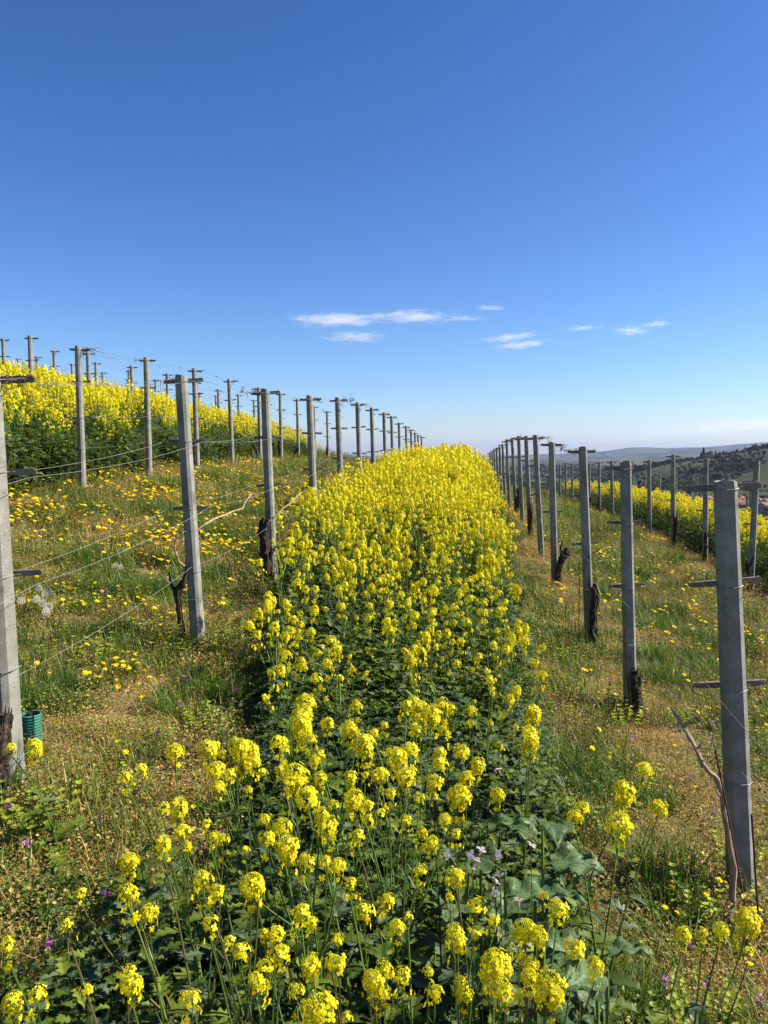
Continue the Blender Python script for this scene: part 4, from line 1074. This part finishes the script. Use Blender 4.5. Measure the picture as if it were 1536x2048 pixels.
# leafy undergrowth of the mustard strips
UG = [leafy(800 + i, 60, .42, [M_LEAF, M_GREY], .088, .30) for i in range(3)] + [leafy(810 + i, 56, .34, [M_LEAF, M_GREY], .06, .32, (.5, .5)) for i in range(2)] + [ferny(820, 40, .34, .12), ferny(821, 34, .3, .10)]
P, Ro, Sc, Ix = [], [], [], []
def ug(pts, hs):
    for (u, Y) in pts:
        X = u + S * Y; P.append((X, Y, gz(X, Y) - .01)); Ro.append((rg.uniform(-.2, .2), rg.uniform(-.2, .2), rg.uniform(0, 6.28))); Sc.append(hs(Y) * rg.uniform(.75, 1.2)); Ix.append(rg.choice((0, 1, 2, 3, 4, 5, 6, 0, 1, 2)))
ug(sprinkle(70, -1.5, -.85, 1.6, 3.0, .16, rg), lambda Y: .5)
ug(sprinkle(620, lambda Y: edge_l(Y) - (.25 if Y < 2.6 else -.08), lambda Y: edge_r(Y) + .10, 1.15, 5.2, .085, rg), lambda Y: float(np.interp(Y, [1, 2.2, 3.4, 5], [.95, .92, .98, 1.15])))
ug(sprinkle(520, edge_l, lambda Y: edge_r(Y) + .05, 5.2, 11, .13, rg), lambda Y: 1.35)
ug(sprinkle(1500, -8.4, -5.75, 8, 30, .14, rg), lambda Y: 1.8)
ug(sprinkle(1100, 5.3, 7.8, 10, 34, .15, rg), lambda Y: 1.35)
scatter('undergrowth', P, Ro, Sc, Ix, UG, 'dark leafy undergrowth of mustard leaves and vetch beneath the yellow heads', 'undergrowth')

# ---------------------------------------------------------------- small flowers in the grass
def daisy_mb(seed, R=.0165, cheap=False):
    rg = random.Random(seed); mb = MB(); n = 9 if cheap else 16; c = Vector((0, 0, .012))
    for ring, (rr, z) in enumerate(((1, 0), (.62, .003))):
        for i in range(n):
            a = i * 6.28 / n + ring * .2; d = Vector((math.cos(a), math.sin(a), .22 + .3 * ring)); s_ = Vector((-math.sin(a), math.cos(a), 0)) * R * rr * (.36 if cheap else .2)
            e = c + d * R * rr * rg.uniform(.85, 1.1) + Vector((0, 0, z)); b = c + Vector((0, 0, z)); mb.add([b, e - s_, e + s_], [(0, 1, 2)], 0)
    return mb
def flower_thing(name, head_me, stem_h, seed, smat=M_STEM, headname='flower_head'):
    rg = random.Random(seed); o = empty(name); mb = MB()
    tube(mb, bez((0, 0, 0), (rg.uniform(-.02, .02), rg.uniform(-.02, .02), stem_h * .6), (0, 0, stem_h), 4), [.0014, .0013, .0012, .0011, .001], 4)
    part('stem', mb.mesh('stem', [smat]), o); h = part(headname, head_me, o); h.location = (0, 0, stem_h - .01); h.rotation_euler = (.35, .25, 0)
    return o
DAISY = [daisy_mb(i).mesh('flower_head', [M_DAISY]) for i in range(2)]
DAISY_FAR = [daisy_mb(10 + i, .020, True).mesh('hawkbit', [M_DAISY]) for i in range(2)]
dp = [flower_thing('hawkbit', DAISY[i % 2], (.10, .13, .08)[i], i) for i in range(3)]
# places: patches over the left and right grass lanes
spots = []
def patch_flowers(n, u0, u1, Y0, Y1, power=1.0, clump=.5):
    for _ in range(n):
        Y = Y0 + (Y1 - Y0) * rg.random() ** power; u = rg.uniform(u0, u1); X = u + S * Y
        if strip_no(u, Y) == 1: continue
        if field(X, Y, 1.9, 5) + rg.uniform(-.6, .6) < (-.12 if u < -1.9 else .0): continue
        for k in range(rg.choice((1, 1, 1, 2, 3, 5))):
            x, y = X + rg.gauss(0, .09), Y + rg.gauss(0, .12)
            if in_view((x, y, gz(x, y)), 60, 880): spots.append((x, y))
patch_flowers(16, -2.6, -.9, 2.5, 4.6); patch_flowers(260, -5.3, -1.9, 4.6, 8.5); patch_flowers(2900, -5.9, -2.0, 8.5, 32, 1.15)
patch_flowers(80, .9, 2.6, 2.8, 6.5); patch_flowers(110, 1.2, 4.6, 6.0, 10.0); patch_flowers(1100, 1.1, 5.3, 9.5, 34, 1.1)
spots.sort(key=lambda q: q[1])
near_spots, far_spots = spots[:300], spots[300:]
def lane(x, y):
    u = x - S * y
    lv = int(np.searchsorted([3.5, 5.8, 8.15, 10.5, 13.0, 15.4], y)); lv = ['before the nearest', 'past the nearest', 'past the second', 'past the third', 'past the fourth', 'past the fifth', 'past the sixth'][lv]
    if u < -3.7: a = f'on the upper left grass, {lv} left post'
    elif u < -1.98: a = f'on the lower left grass, {lv} left post'
    elif u < 0: a = f'beside the mustard on the left, {lv} left post'
    elif u < 1.45: a = f'beside the mustard on the right, {lv} right post'
    else: a = f'on the grass right of the right posts, {lv} one'
    return a
for i, (x, y) in enumerate(near_spots):
    k = i % 3; o = dp[k] if i < 3 else copy_tree(dp[k]); o.location = (x, y, gz(x, y)); o.rotation_euler = (rg.uniform(-.3, .3), rg.uniform(-.3, .3), rg.uniform(0, 6.28)); q = rg.uniform(.8, 1.2); o.scale = (q, q, q)
    z = lane(x, y); tag(o, 'yellow hawkbit flower ' + z, 'wildflower', 'yellow hawkbit flowers ' + z)
P = [(x, y, gz(x, y) + rg.uniform(.07, .14)) for x, y in far_spots]
scatter('hawkbit_flowers', P, [(rg.uniform(-.5, .5), rg.uniform(-.5, .5), rg.uniform(0, 6)) for _ in P], [rg.uniform(.8, 1.3) * (1 + .012 * p[1]) for p in P], [rg.randrange(2) for _ in P], DAISY_FAR,
        'countless yellow hawkbit flowers dotting the farther grass', 'wildflowers')

# purple storksbill and vetch
def purple_mb(seed):
    rg = random.Random(seed); mb = MB()
    for i in range(7):
        c = Vector((rg.uniform(-.012, .012), rg.uniform(-.012, .012), rg.uniform(-.012, .016))); n = Vector((rg.uniform(-1, 1), rg.uniform(-1, 1), rg.uniform(0, 1))).normalized()
        blossom(mb, c, n, .007, rg, 0)
    return mb
PUR = [purple_mb(i).mesh('flower_head', [M_PURPLE]) for i in range(2)]
pp = [flower_thing('purple_wildflower', PUR[i], (.13, .10)[i], 20 + i) for i in range(2)]
pur = [(122, 1300), (370, 1357), (360, 1420), (405, 1435), (615, 1523), (200, 1640), (315, 1480), (640, 1810), (212, 1805), (470, 1308), (468, 1388), (210, 1780), (300, 1848), (318, 1975), (100, 1910), (1155, 1760), (1175, 1765),
       (1330, 1965), (1375, 1905), (1460, 1830), (1425, 1635), (1380, 1552), (1375, 1485), (1290, 1422), (1395, 1441), (1425, 1448), (1415, 1378), (1418, 1390), (1165, 1438), (1175, 1390), (1220, 1370), (1210, 1405), (1140, 1345),
       (1145, 1362), (1075, 1385), (1115, 1412), (1350, 1400), (1310, 1440), (1265, 1485), (320, 940), (310, 965), (210, 1055), (160, 1240), (20, 1610), (55, 1705), (1520, 2003), (1415, 1990), (1095, 1130), (1080, 1120), (203, 1185)]
for i, (px, py) in enumerate(pur):
    Y = 3.0
    for _ in range(12):
        p = at(px, py, Y); e = p.z - (gz(p.x, Y) + .1); Y = max(1.3, Y + e / ((py - 900) / FPX) * .8)
    p = at(px, py, Y)
    o = pp[i % 2] if i < 2 else copy_tree(pp[i % 2]); o.location = (p.x, p.y, gz(p.x, p.y)); o.rotation_euler = (0, 0, rg.uniform(0, 6)); o.scale = (1.1, 1.1, 1.15)
    z = lane(p.x, p.y); tag(o, 'small purple wildflower ' + z, 'wildflower', 'purple wildflowers ' + z)

# dandelion clocks
mb = MB(); rg2 = random.Random(3)
for i in range(110):
    z = 1 - 2 * (i + .5) / 110; q = i * 2.4; r = math.sqrt(1 - z * z); d = Vector((r * math.cos(q), r * math.sin(q), z)); e = d * .021
    s_ = d.orthogonal().normalized(); t_ = d.cross(s_); mb.add([e * .3 - s_ * .0003, e * .3 + s_ * .0003, e], [(0, 1, 2)])
    for k in range(4):
        a = k * .785; w = s_ * math.cos(a) + t_ * math.sin(a); mb.add([e - w * .0035 + d * .002, e + w * .0035 + d * .002, e + w * .0008], [(0, 1, 2)])
CLOCK = mb.mesh('seed_head', [M_FLUFF])
ck = flower_thing('dandelion_clock', CLOCK, .24, 40, M_STEM, 'seed_head')
clk = [(77, 1175), (90, 1185), (101, 1184), (43, 1200), (73, 1197), (86, 1205), (98, 1211), (92, 1221), (230, 1130), (240, 1134), (338, 1158), (1060, 1275)]
for i, (px, py) in enumerate(clk):
    hh = .26 if i < 8 else .12 if i < 11 else .2; Y = 5.0
    for _ in range(14):
        p = at(px, py, Y); e = p.z - (gz(p.x, Y) + hh); Y = max(1.3, Y + e / ((py - 900) / FPX) * .8)
    p = at(px, py, Y); o = ck if i == 0 else copy_tree(ck); o.location = (p.x, p.y, gz(p.x, p.y)); o.scale = (1, 1, hh / .235); o.rotation_euler = (0, 0, i)
    for ch in KIDS[o.name]:
        if 'seed' in ch.name: ch.scale = (1.15, 1.15, 1.15 * .235 / hh)
    w = 'in the cluster right of the nearest left post' if i < 8 else 'in the grass left of the second left post' if i < 11 else 'alone to the right of the mustard strip'
    tag(o, 'white round dandelion seed head ' + w, 'dandelion clock', 'dandelion seed heads ' + w)

# large grey green leaves with white radish flowers, low at the right edge of the strip
def big_leaf_mesh(seed, L, W):
    rg = random.Random(seed); mb = MB(); nx, ny = 9, 8; vs = []
    for i in range(nx + 1):
        t = i / nx; w = W * math.sin(math.pi * min(1, .06 + .94 * t) ** .75) * (1 + .10 * math.sin(t * 17 + seed)) + .006
        for j in range(ny + 1):
            s_ = j / ny * 2 - 1
            z = abs(s_) * w * .28 - .34 * L * t * t + .22 * L * t + .010 * math.sin(t * 15 + abs(s_) * 3) * (.4 + abs(s_)) + .006 * math.sin(s_ * 9 + t * 5)
            vs.append((L * t * (1 - .06 * abs(s_)) + .012 * math.sin(s_ * 12 + seed) * (t > .2), s_ * w * (1 + .07 * math.sin(t * 31)), z))
    f = [(i * (ny + 1) + j, (i + 1) * (ny + 1) + j, (i + 1) * (ny + 1) + j + 1, i * (ny + 1) + j + 1) for i in range(nx) for j in range(ny)]
    mb.add(vs, f); tube(mb, [(-.05, 0, -.02), (.0, 0, .0), (L * .5, 0, .22 * L * .5 - .34 * L * .25 - .003), (L * .9, 0, .22 * L * .9 - .34 * L * .81 - .003)], [.005, .004, .0025, .001], 5)
    return mb.mesh('leaf', [M_BIGLEAF], True)
M_BIGLEAF = leaf_mat('broad_leaf', [(.045, .085, .025), (.07, .12, .04), (.04, .085, .018)], .25, .5, .35, vary=.3)
def add_veins(m):
    n, l = m.node_tree.nodes, m.node_tree.links
    tc = n.new('ShaderNodeTexCoord'); sx = n.new('ShaderNodeSeparateXYZ'); l.new(tc.outputs['Object'], sx.inputs[0])
    def M(op, a, b=None):
        q = n.new('ShaderNodeMath'); q.operation = op
        for i, v in enumerate((a, b)):
            if v is None: continue
            if isinstance(v, (int, float)): q.inputs[i].default_value = v
            else: l.new(v, q.inputs[i])
        return q.outputs[0]
    ay = M('ABSOLUTE', sx.outputs[1]); v1 = M('LESS_THAN', ay, .0016)
    v2 = M('GREATER_THAN', M('SINE', M('MULTIPLY', M('SUBTRACT', sx.outputs[0], M('MULTIPLY', ay, 1.1)), 210.0)), .93)
    v = M('MAXIMUM', v1, M('MULTIPLY', v2, .6))
    pr = next(q for q in n if q.type == 'BSDF_PRINCIPLED'); src = pr.inputs['Base Color'].links[0].from_socket
    nz = n.new('ShaderNodeTexNoise'); nz.inputs['Scale'].default_value = 60; l.new(tc.outputs['Object'], nz.inputs['Vector'])
    m0 = n.new('ShaderNodeMix'); m0.data_type = 'RGBA'; m0.blend_type = 'OVERLAY'; m0.inputs[0].default_value = .6; l.new(src, m0.inputs[6]); l.new(nz.outputs[0], m0.inputs[7])
    mx = n.new('ShaderNodeMix'); mx.data_type = 'RGBA'; mx.inputs[7].default_value = (.16, .24, .12, 1); l.new(v, mx.inputs[0]); l.new(m0.outputs[2], mx.inputs[6]); l.new(mx.outputs[2], pr.inputs['Base Color'])
    b = n.new('ShaderNodeBump'); b.inputs['Strength'].default_value = .7; b.inputs['Distance'].default_value = .004; l.new(M('SUBTRACT', nz.outputs[0], v), b.inputs['Height']); l.new(b.outputs[0], pr.inputs['Normal'])
add_veins(M_BIGLEAF)
BL = [big_leaf_mesh(i, .20 + .03 * (i % 2), .075) for i in range(3)]
def big_plant(px, py, Y, n, s, label):
    p = at(px, py, Y); g_ = gz(p.x, p.y); o = empty('broad_leaf_plant', (p.x, p.y, g_)); tag(o, label, 'plant', 'broad leaved plants')
    hh = max(.05, p.z - g_)
    st = MB(); tube(st, [(0, 0, -.02), (.01, 0, hh * .5), (0, 0, hh)], [.009, .007, .004], 6); part('stem', st.mesh('stem', [M_STEM]), o)
    for i in range(n):
        l = part('leaf', BL[i % 3], o); a = i * 2.4 + .5; f = .35 + .65 * (i + 1) / n
        l.location = (.03 * math.cos(a), .03 * math.sin(a), hh * f); l.rotation_euler = (rg.uniform(-.3, .3), rg.uniform(-.5, .1), a); q = s * rg.uniform(.65, 1.1) * (1.15 - .35 * f); l.scale = (q, q, q)
    return o
big_plant(1085, 1640, 2.35, 8, 1.0, 'large grey green leaved plant at the right edge of the near mustard')
big_plant(1010, 1740, 2.15, 7, .85, 'grey green leaved plant among the white pink radish flowers')
big_plant(1195, 1905, 1.85, 6, .85, 'broad leaved plant low at the right edge by the lowest mustard heads')
big_plant(1070, 1790, 2.1, 6, .9, 'broad leaved plant below the large grey green leaves')
big_plant(1215, 1940, 1.75, 5, .7, 'broad leaved plant lowest at the right, beside brown litter')
big_plant(960, 1660, 2.4, 6, .8, 'broad leaved plant under the heads left of the big grey leaf')
def radish_mb():
    mb = MB(); rg = random.Random(4); nub(mb, Vector((0, 0, -.016)), Vector((0, 0, 1)), .02, .0032, 1)
    blossom(mb, Vector((0, 0, .004)), Vector((0, 0, 1)), .014, rg, 0); return mb
RAD = radish_mb().mesh('blossom', [M_WHITE, M_PINK])
for i, (px, py) in enumerate([(897, 1710), (944, 1712), (952, 1722), (946, 1742), (962, 1702), (1000, 1712), (1000, 1752), (990, 1765), (992, 1785), (1062, 1693), (1037, 1803), (998, 1541)]):
    Y = 2.05 if i < 11 else 2.6; p = at(px, py, Y); g_ = gz(p.x, p.y)
    o = empty('radish_flower', (p.x, p.y, g_)); hh = p.z - g_
    st = MB(); tube(st, bez((0, 0, 0), (.02, 0, hh * .6), (0, 0, hh - .015), 4), .0013, 4); part('stem', st.mesh('stem', [M_STEM]), o)
    b = part('blossom', RAD, o); b.location = (0, 0, hh); b.rotation_euler = (rg.uniform(.3, 1.3), rg.uniform(-.6, .6), rg.uniform(0, 6)); b.scale = (.95, .95, 1.1)
    tag(o, 'white radish flower with pink base low among dark leaves in the near mustard', 'wildflower', 'white radish flowers')

# ---------------------------------------------------------------- far trees, houses of the village, chapel on its hill
M_TREEA = leaf_mat('distant_tree_leaf', [(.030, .055, .015), (.06, .085, .02), (.10, .11, .03)], .15, .8, .1, vary=.4)
M_TREEB = leaf_mat('bare_tree_twig', [(.07, .055, .04), (.12, .10, .065), (.055, .05, .03)], .1, .9, .1, vary=.3)
M_DARKTREE = leaf_mat('cypress_leaf', [(.010, .022, .010), (.02, .035, .015)], .05, .8, .1)
def far_tree(seed, mat, ht=9, wd=4.2, n=420):
    rg = random.Random(seed); mb = MB(); cl = [(Vector((rg.gauss(0, wd * .3), rg.gauss(0, wd * .3), ht * rg.uniform(.4, .82))), rg.uniform(.9, 1.7)) for _ in range(9)]
    for i in range(n):
        c, r = rg.choice(cl); d = Vector((rg.gauss(0, 1), rg.gauss(0, 1), rg.gauss(0, .8))).normalized() * r * rg.uniform(.5, 1.1); p = c + d
        a = Vector((rg.uniform(-1, 1), rg.uniform(-1, 1), rg.uniform(-1, 1))).normalized() * .5; b = a.orthogonal().normalized() * .45
        mb.add([p - a, p + b, p + a, p - b], [(0, 1, 2, 3)])
    tube(mb, [(0, 0, -.5), (0, 0, ht * .55)], [.3, .15], 5, 0)
    return mb.mesh('tree', [mat])
FT = [far_tree(1, M_TREEA), far_tree(2, M_TREEA, 7, 5), far_tree(3, M_TREEB, 10, 4.5, 260), far_tree(4, M_TREEB, 8, 3.6, 240), far_tree(5, M_DARKTREE, 8, 3.5)]
P, Ro, Sc, Ix = [], [], [], []
rg = random.Random(91)
n = 0
while n < 13000:
    Y = 300 + 2100 * rg.random() ** 1.5; r = rg.uniform(.10, .62); X = r * Y
    d = field(X, Y, 1 / 60.0, 2) + .5 * field(X, Y, 1 / 23.0, 6)
    hedge = abs(field(X, Y, 1 / 90.0, 12)) < .05
    if d < (.05 if Y < 1000 else .0) and not hedge and rg.random() > .07: continue
    n += 1; P.append((X, Y, gz(X, Y) - .4)); Ro.append((0, 0, rg.uniform(0, 6.28))); Sc.append(rg.uniform(.3, .85)); Ix.append(rg.choice((0, 0, 1, 1, 2, 3, 2, 3, 2)))
scatter('woodland', P, Ro, Sc, Ix, FT, 'far woods and hedges over the valley and the hill on the right', 'woods')

M_WALL = noise_mat('house_plaster', [(.25, .21, .16), (.38, .33, .27)], .4, bump=0)
M_ROOF = noise_mat('terracotta_roof', [(.13, .06, .04), (.24, .12, .08), (.17, .13, .10)], .8, bump=0)
M_PANE = plain_mat('dark_window', (.03, .035, .04), .3, .5)
def house_proto(w, d, h, seed):
    o = empty('house'); mb = MB(); box(mb, (0, 0, h / 2 - 1), (w, d, h + 2)); r = h; p = d * .26
    mb.add([(-w / 2, -d / 2, r), (-w / 2, d / 2, r), (-w / 2, 0, r + p)], [(0, 2, 1)]); mb.add([(w / 2, -d / 2, r), (w / 2, d / 2, r), (w / 2, 0, r + p)], [(0, 1, 2)])
    part('wall', mb.mesh('wall', [M_WALL]), o)
    mb = MB(); e = .5; t = .25
    for sg in (-1, 1):
        v = [(-w / 2 - e, sg * (d / 2 + e), r - e * .5), (w / 2 + e, sg * (d / 2 + e), r - e * .5), (w / 2 + e, 0, r + p + .05), (-w / 2 - e, 0, r + p + .05)]
        mb.add(v + [(a, b, c + t) for a, b, c in v], [(0, 1, 2, 3), (4, 7, 6, 5), (0, 4, 5, 1), (1, 5, 6, 2), (0, 3, 7, 4)])
    rf = part('roof', mb.mesh('roof', [M_ROOF]), o); mb = MB(); box(mb, (w * .2, 0, r + p + .5), (.8, .8, 1.6)); part('chimney', mb.mesh('chimney', [M_WALL]), rf)
    mb = MB(); box(mb, (0, 0, 0), (1.1, .12, 1.5)); wm = mb.mesh('window', [M_PANE])
    for k in range(3):
        for fl in range(2):
            q = part('window', wm, o); q.location = ((k - 1) * w * .3, -d / 2 - .03, 1.6 + fl * 2.9)
    return o
HP = [house_proto(11, 8, 6, 1), house_proto(15, 9, 6.2, 2), house_proto(9, 8, 5.8, 3)]
hs = [(1388, 968, 560), (1400, 975, 545), (1418, 972, 560), (1432, 979, 530), (1446, 973, 560), (1458, 981, 520), (1470, 976, 545), (1482, 984, 515), (1490, 977, 550), (1502, 985, 510), (1512, 979, 540), (1522, 987, 505), (1530, 981, 530),
      (1536, 990, 500), (1495, 990, 495), (1476, 990, 500), (1515, 994, 485), (1530, 997, 480), (1545, 985, 520), (1240, 972, 600), (1252, 975, 590), (1095, 938, 1250), (1102, 941, 1200), (1088, 945, 1150), (1140, 948, 1000)]
for i, (px, py, Y) in enumerate(hs):
    p = at(px, py, Y); o = HP[i % 3] if i < 3 else copy_tree(HP[i % 3]); z = gz(p.x, Y)
    o.location = (p.x, Y, z); o.rotation_euler = (0, 0, rg.uniform(-1, 1)); q = rg.uniform(.6, .85); o.scale = (q, q, q)
    tag(o, f'{"tiny pale farmhouse far out in the valley" if i > 18 else "tiny red roofed village house in the valley below the right hill"}', 'house', 'farmhouses far out in the valley' if i > 18 else 'village houses below the right hill')
# chapel with cypresses
Y = 905.0; X = (1411 - 768) / FPX * Y; z = gz(X, Y)
ch = empty('chapel', (X, Y, z)); tag(ch, 'tiny chapel on the hill crest at the right between dark cypresses', 'chapel')
mb = MB(); box(mb, (0, 0, 2), (7, 10, 6)); box(mb, (5.2, 0, 3.5), (3, 3, 9)); part('wall', mb.mesh('wall', [M_WALL]), ch)
mb = MB(); mb.add([(-4, -5.4, 5), (4, -5.4, 5), (0, -5.4, 7.4), (-4, 5.4, 5), (4, 5.4, 5), (0, 5.4, 7.4)], [(0, 1, 2), (3, 5, 4), (0, 2, 5, 3), (1, 4, 5, 2), (0, 3, 4, 1)])
mb.add([(3.4, -1.8, 8), (7, -1.8, 8), (7, 1.8, 8), (3.4, 1.8, 8), (5.2, 0, 10)], [(0, 1, 4), (1, 2, 4), (2, 3, 4), (3, 0, 4), (0, 3, 2, 1)]); part('roof', mb.mesh('roof', [M_ROOF]), ch)
def cypress_mesh(seed):
    rg = random.Random(seed); mb = MB()
    for i in range(520):
        z = 10 * rg.random() ** 1.1; r = 1.25 * (math.sin(min(1, (z + 1) / 10.8) * math.pi) ** .6 + .05) * rg.uniform(.6, 1.1); a = rg.uniform(0, 6.28); p = Vector((r * math.cos(a), r * math.sin(a), z + .4)); s_ = Vector((-math.sin(a), math.cos(a), 0)) * .3
        mb.add([p - s_, p + s_, p + Vector((0, 0, .9))], [(0, 1, 2)])
    return mb.mesh('crown', [M_DARKTREE])
CY = cypress_mesh(2); mb = MB(); tube(mb, [(0, 0, -1), (0, 0, 3)], [.3, .2], 6); TK = mb.mesh('trunk', [M_BARK])
for i, (dx, s_) in enumerate(((-6, 1.25), (-9, .8), (8, .7), (13, .55), (17, .6), (26, .4))):
    o = empty('cypress', (X + dx, Y - 6, gz(X + dx, Y - 6))); part('crown', CY, o); part('trunk', TK, o); o.scale = (s_, s_, s_); tag(o, 'dark cypress beside the tiny chapel on the hill crest', 'tree', 'cypresses around the chapel')

# ---------------------------------------------------------------- clouds: thin drifting vapour, real volumes high and far behind the ridges
def cloud_mat(seed, dens):
    m, n, l, out = newmat('cloud_vapour')
    tc = n.new('ShaderNodeTexCoord')
    mp = n.new('ShaderNodeMapping'); mp.inputs['Scale'].default_value = (1.5, 1.0, 1.0); mp.inputs['Location'].default_value = (seed * 3.1, seed, 0); l.new(tc.outputs['Object'], mp.inputs[0])
    nz = n.new('ShaderNodeTexNoise'); nz.inputs['Scale'].default_value = 2.7; nz.inputs['Detail'].default_value = 8; nz.inputs['Roughness'].default_value = .6; l.new(mp.outputs[0], nz.inputs['Vector'])
    ln = n.new('ShaderNodeVectorMath'); ln.operation = 'LENGTH'; l.new(tc.outputs['Object'], ln.inputs[0])
    fo = n.new('ShaderNodeMapRange'); fo.inputs['From Min'].default_value = 1.0; fo.inputs['From Max'].default_value = .0; fo.inputs['To Min'].default_value = -.26; fo.inputs['To Max'].default_value = .20
    l.new(ln.outputs['Value'], fo.inputs[0])
    ad = n.new('ShaderNodeMath'); ad.operation = 'ADD'; l.new(nz.outputs[0], ad.inputs[0]); l.new(fo.outputs[0], ad.inputs[1])
    mr = n.new('ShaderNodeMapRange'); mr.inputs['From Min'].default_value = .44; mr.inputs['From Max'].default_value = .72; mr.inputs['To Max'].default_value = dens * .8
    l.new(ad.outputs[0], mr.inputs[0])
    pv = n.new('ShaderNodeVolumePrincipled'); pv.inputs['Color'].default_value = (.97, .97, .98, 1); pv.inputs['Anisotropy'].default_value = .2
    l.new(mr.outputs[0], pv.inputs['Density']); l.new(pv.outputs[0], out.inputs['Volume']); return m
def cloud(px, py, w, h, seed, label, dens=.0045, depth=.5, tilt=0):
    Y = 11000.0; p = at(px, py, Y); mb = MB(); k, r = 20, 10; rg = random.Random(seed)
    vs = [(0, 0, 1)] + [(math.sin(math.pi * i / r) * math.cos(2 * math.pi * j / k), math.sin(math.pi * i / r) * math.sin(2 * math.pi * j / k), math.cos(math.pi * i / r)) for i in range(1, r) for j in range(k)] + [(0, 0, -1)]
    f = [(0, 1 + j, 1 + (j + 1) % k) for j in range(k)] + [(1 + i * k + j, 1 + (i + 1) * k + j, 1 + (i + 1) * k + (j + 1) % k, 1 + i * k + (j + 1) % k) for i in range(r - 2) for j in range(k)]
    f += [(len(vs) - 1, 1 + (r - 2) * k + (j + 1) % k, 1 + (r - 2) * k + j) for j in range(k)]
    mb.add(vs, f); o = link('cloud', mb.mesh('cloud', [cloud_mat(seed, dens)]), loc=p)
    sx = w * .74 / FPX * Y; sz = h * .50 / FPX * Y; o.scale = (sx, sx * depth, sz); o.rotation_euler = (0, tilt, 0)
    tag(o, label, 'cloud', 'small white clouds low in the blue sky'); return o
cloud(676, 640, 210, 40, 1, 'long white wisp cloud, the left half of the central pair', .0050)
cloud(830, 633, 170, 36, 2, 'white wisp cloud just right of the central wisp, with a thin tail', .0052)
cloud(712, 674, 150, 34, 3, 'soft white cloud lying below the central pair', .0045)
cloud(981, 616, 70, 16, 4, 'tiny white wisp highest of the clouds, right of centre', .006, tilt=.02)
cloud(1022, 674, 130, 22, 5, 'upper of two slanting wisps right of centre', .0045, tilt=-.1)
cloud(1040, 690, 130, 24, 6, 'lower of two slanting wisps right of centre', .0050, tilt=-.1)
cloud(1165, 656, 90, 14, 7, 'thin faint wisp between centre and right clouds', .005, tilt=-.05)
cloud(1264, 662, 84, 28, 8, 'small white puff at the right', .0055)
cloud(1313, 648, 70, 20, 9, 'small thin wisp just above the right puff', .0055, tilt=-.05)
cloud(930, 637, 90, 16, 10, 'faint thin wisp right of the central pair', .0045)
cloud(1480, 850, 620, 60, 12, 'long faint veil of cloud low above the right hills', .0009, .35, tilt=-.09)

# ---------------------------------------------------------------- haze over the valley
M_HAZE, n_, l_, out_ = newmat('haze')
pv = n_.new('ShaderNodeVolumePrincipled'); pv.inputs['Color'].default_value = (.33, .45, .85, 1); pv.inputs['Density'].default_value = 5.6e-5; pv.inputs['Anisotropy'].default_value = .1
l_.new(pv.outputs[0], out_.inputs['Volume'])
mb = MB(); box(mb, (0, 0, 0), (19800, 19800, 1))
hz = link('haze', mb.mesh('haze', [M_HAZE])); hz.location = (0, 3000, 0)
top_z = 165.0; bot_z = -150.0
hz.scale = (1, 1, top_z - bot_z); hz.location[2] = (top_z + bot_z) / 2; tag(hz, 'thin blue haze over the valley', 'haze', None, 'stuff')
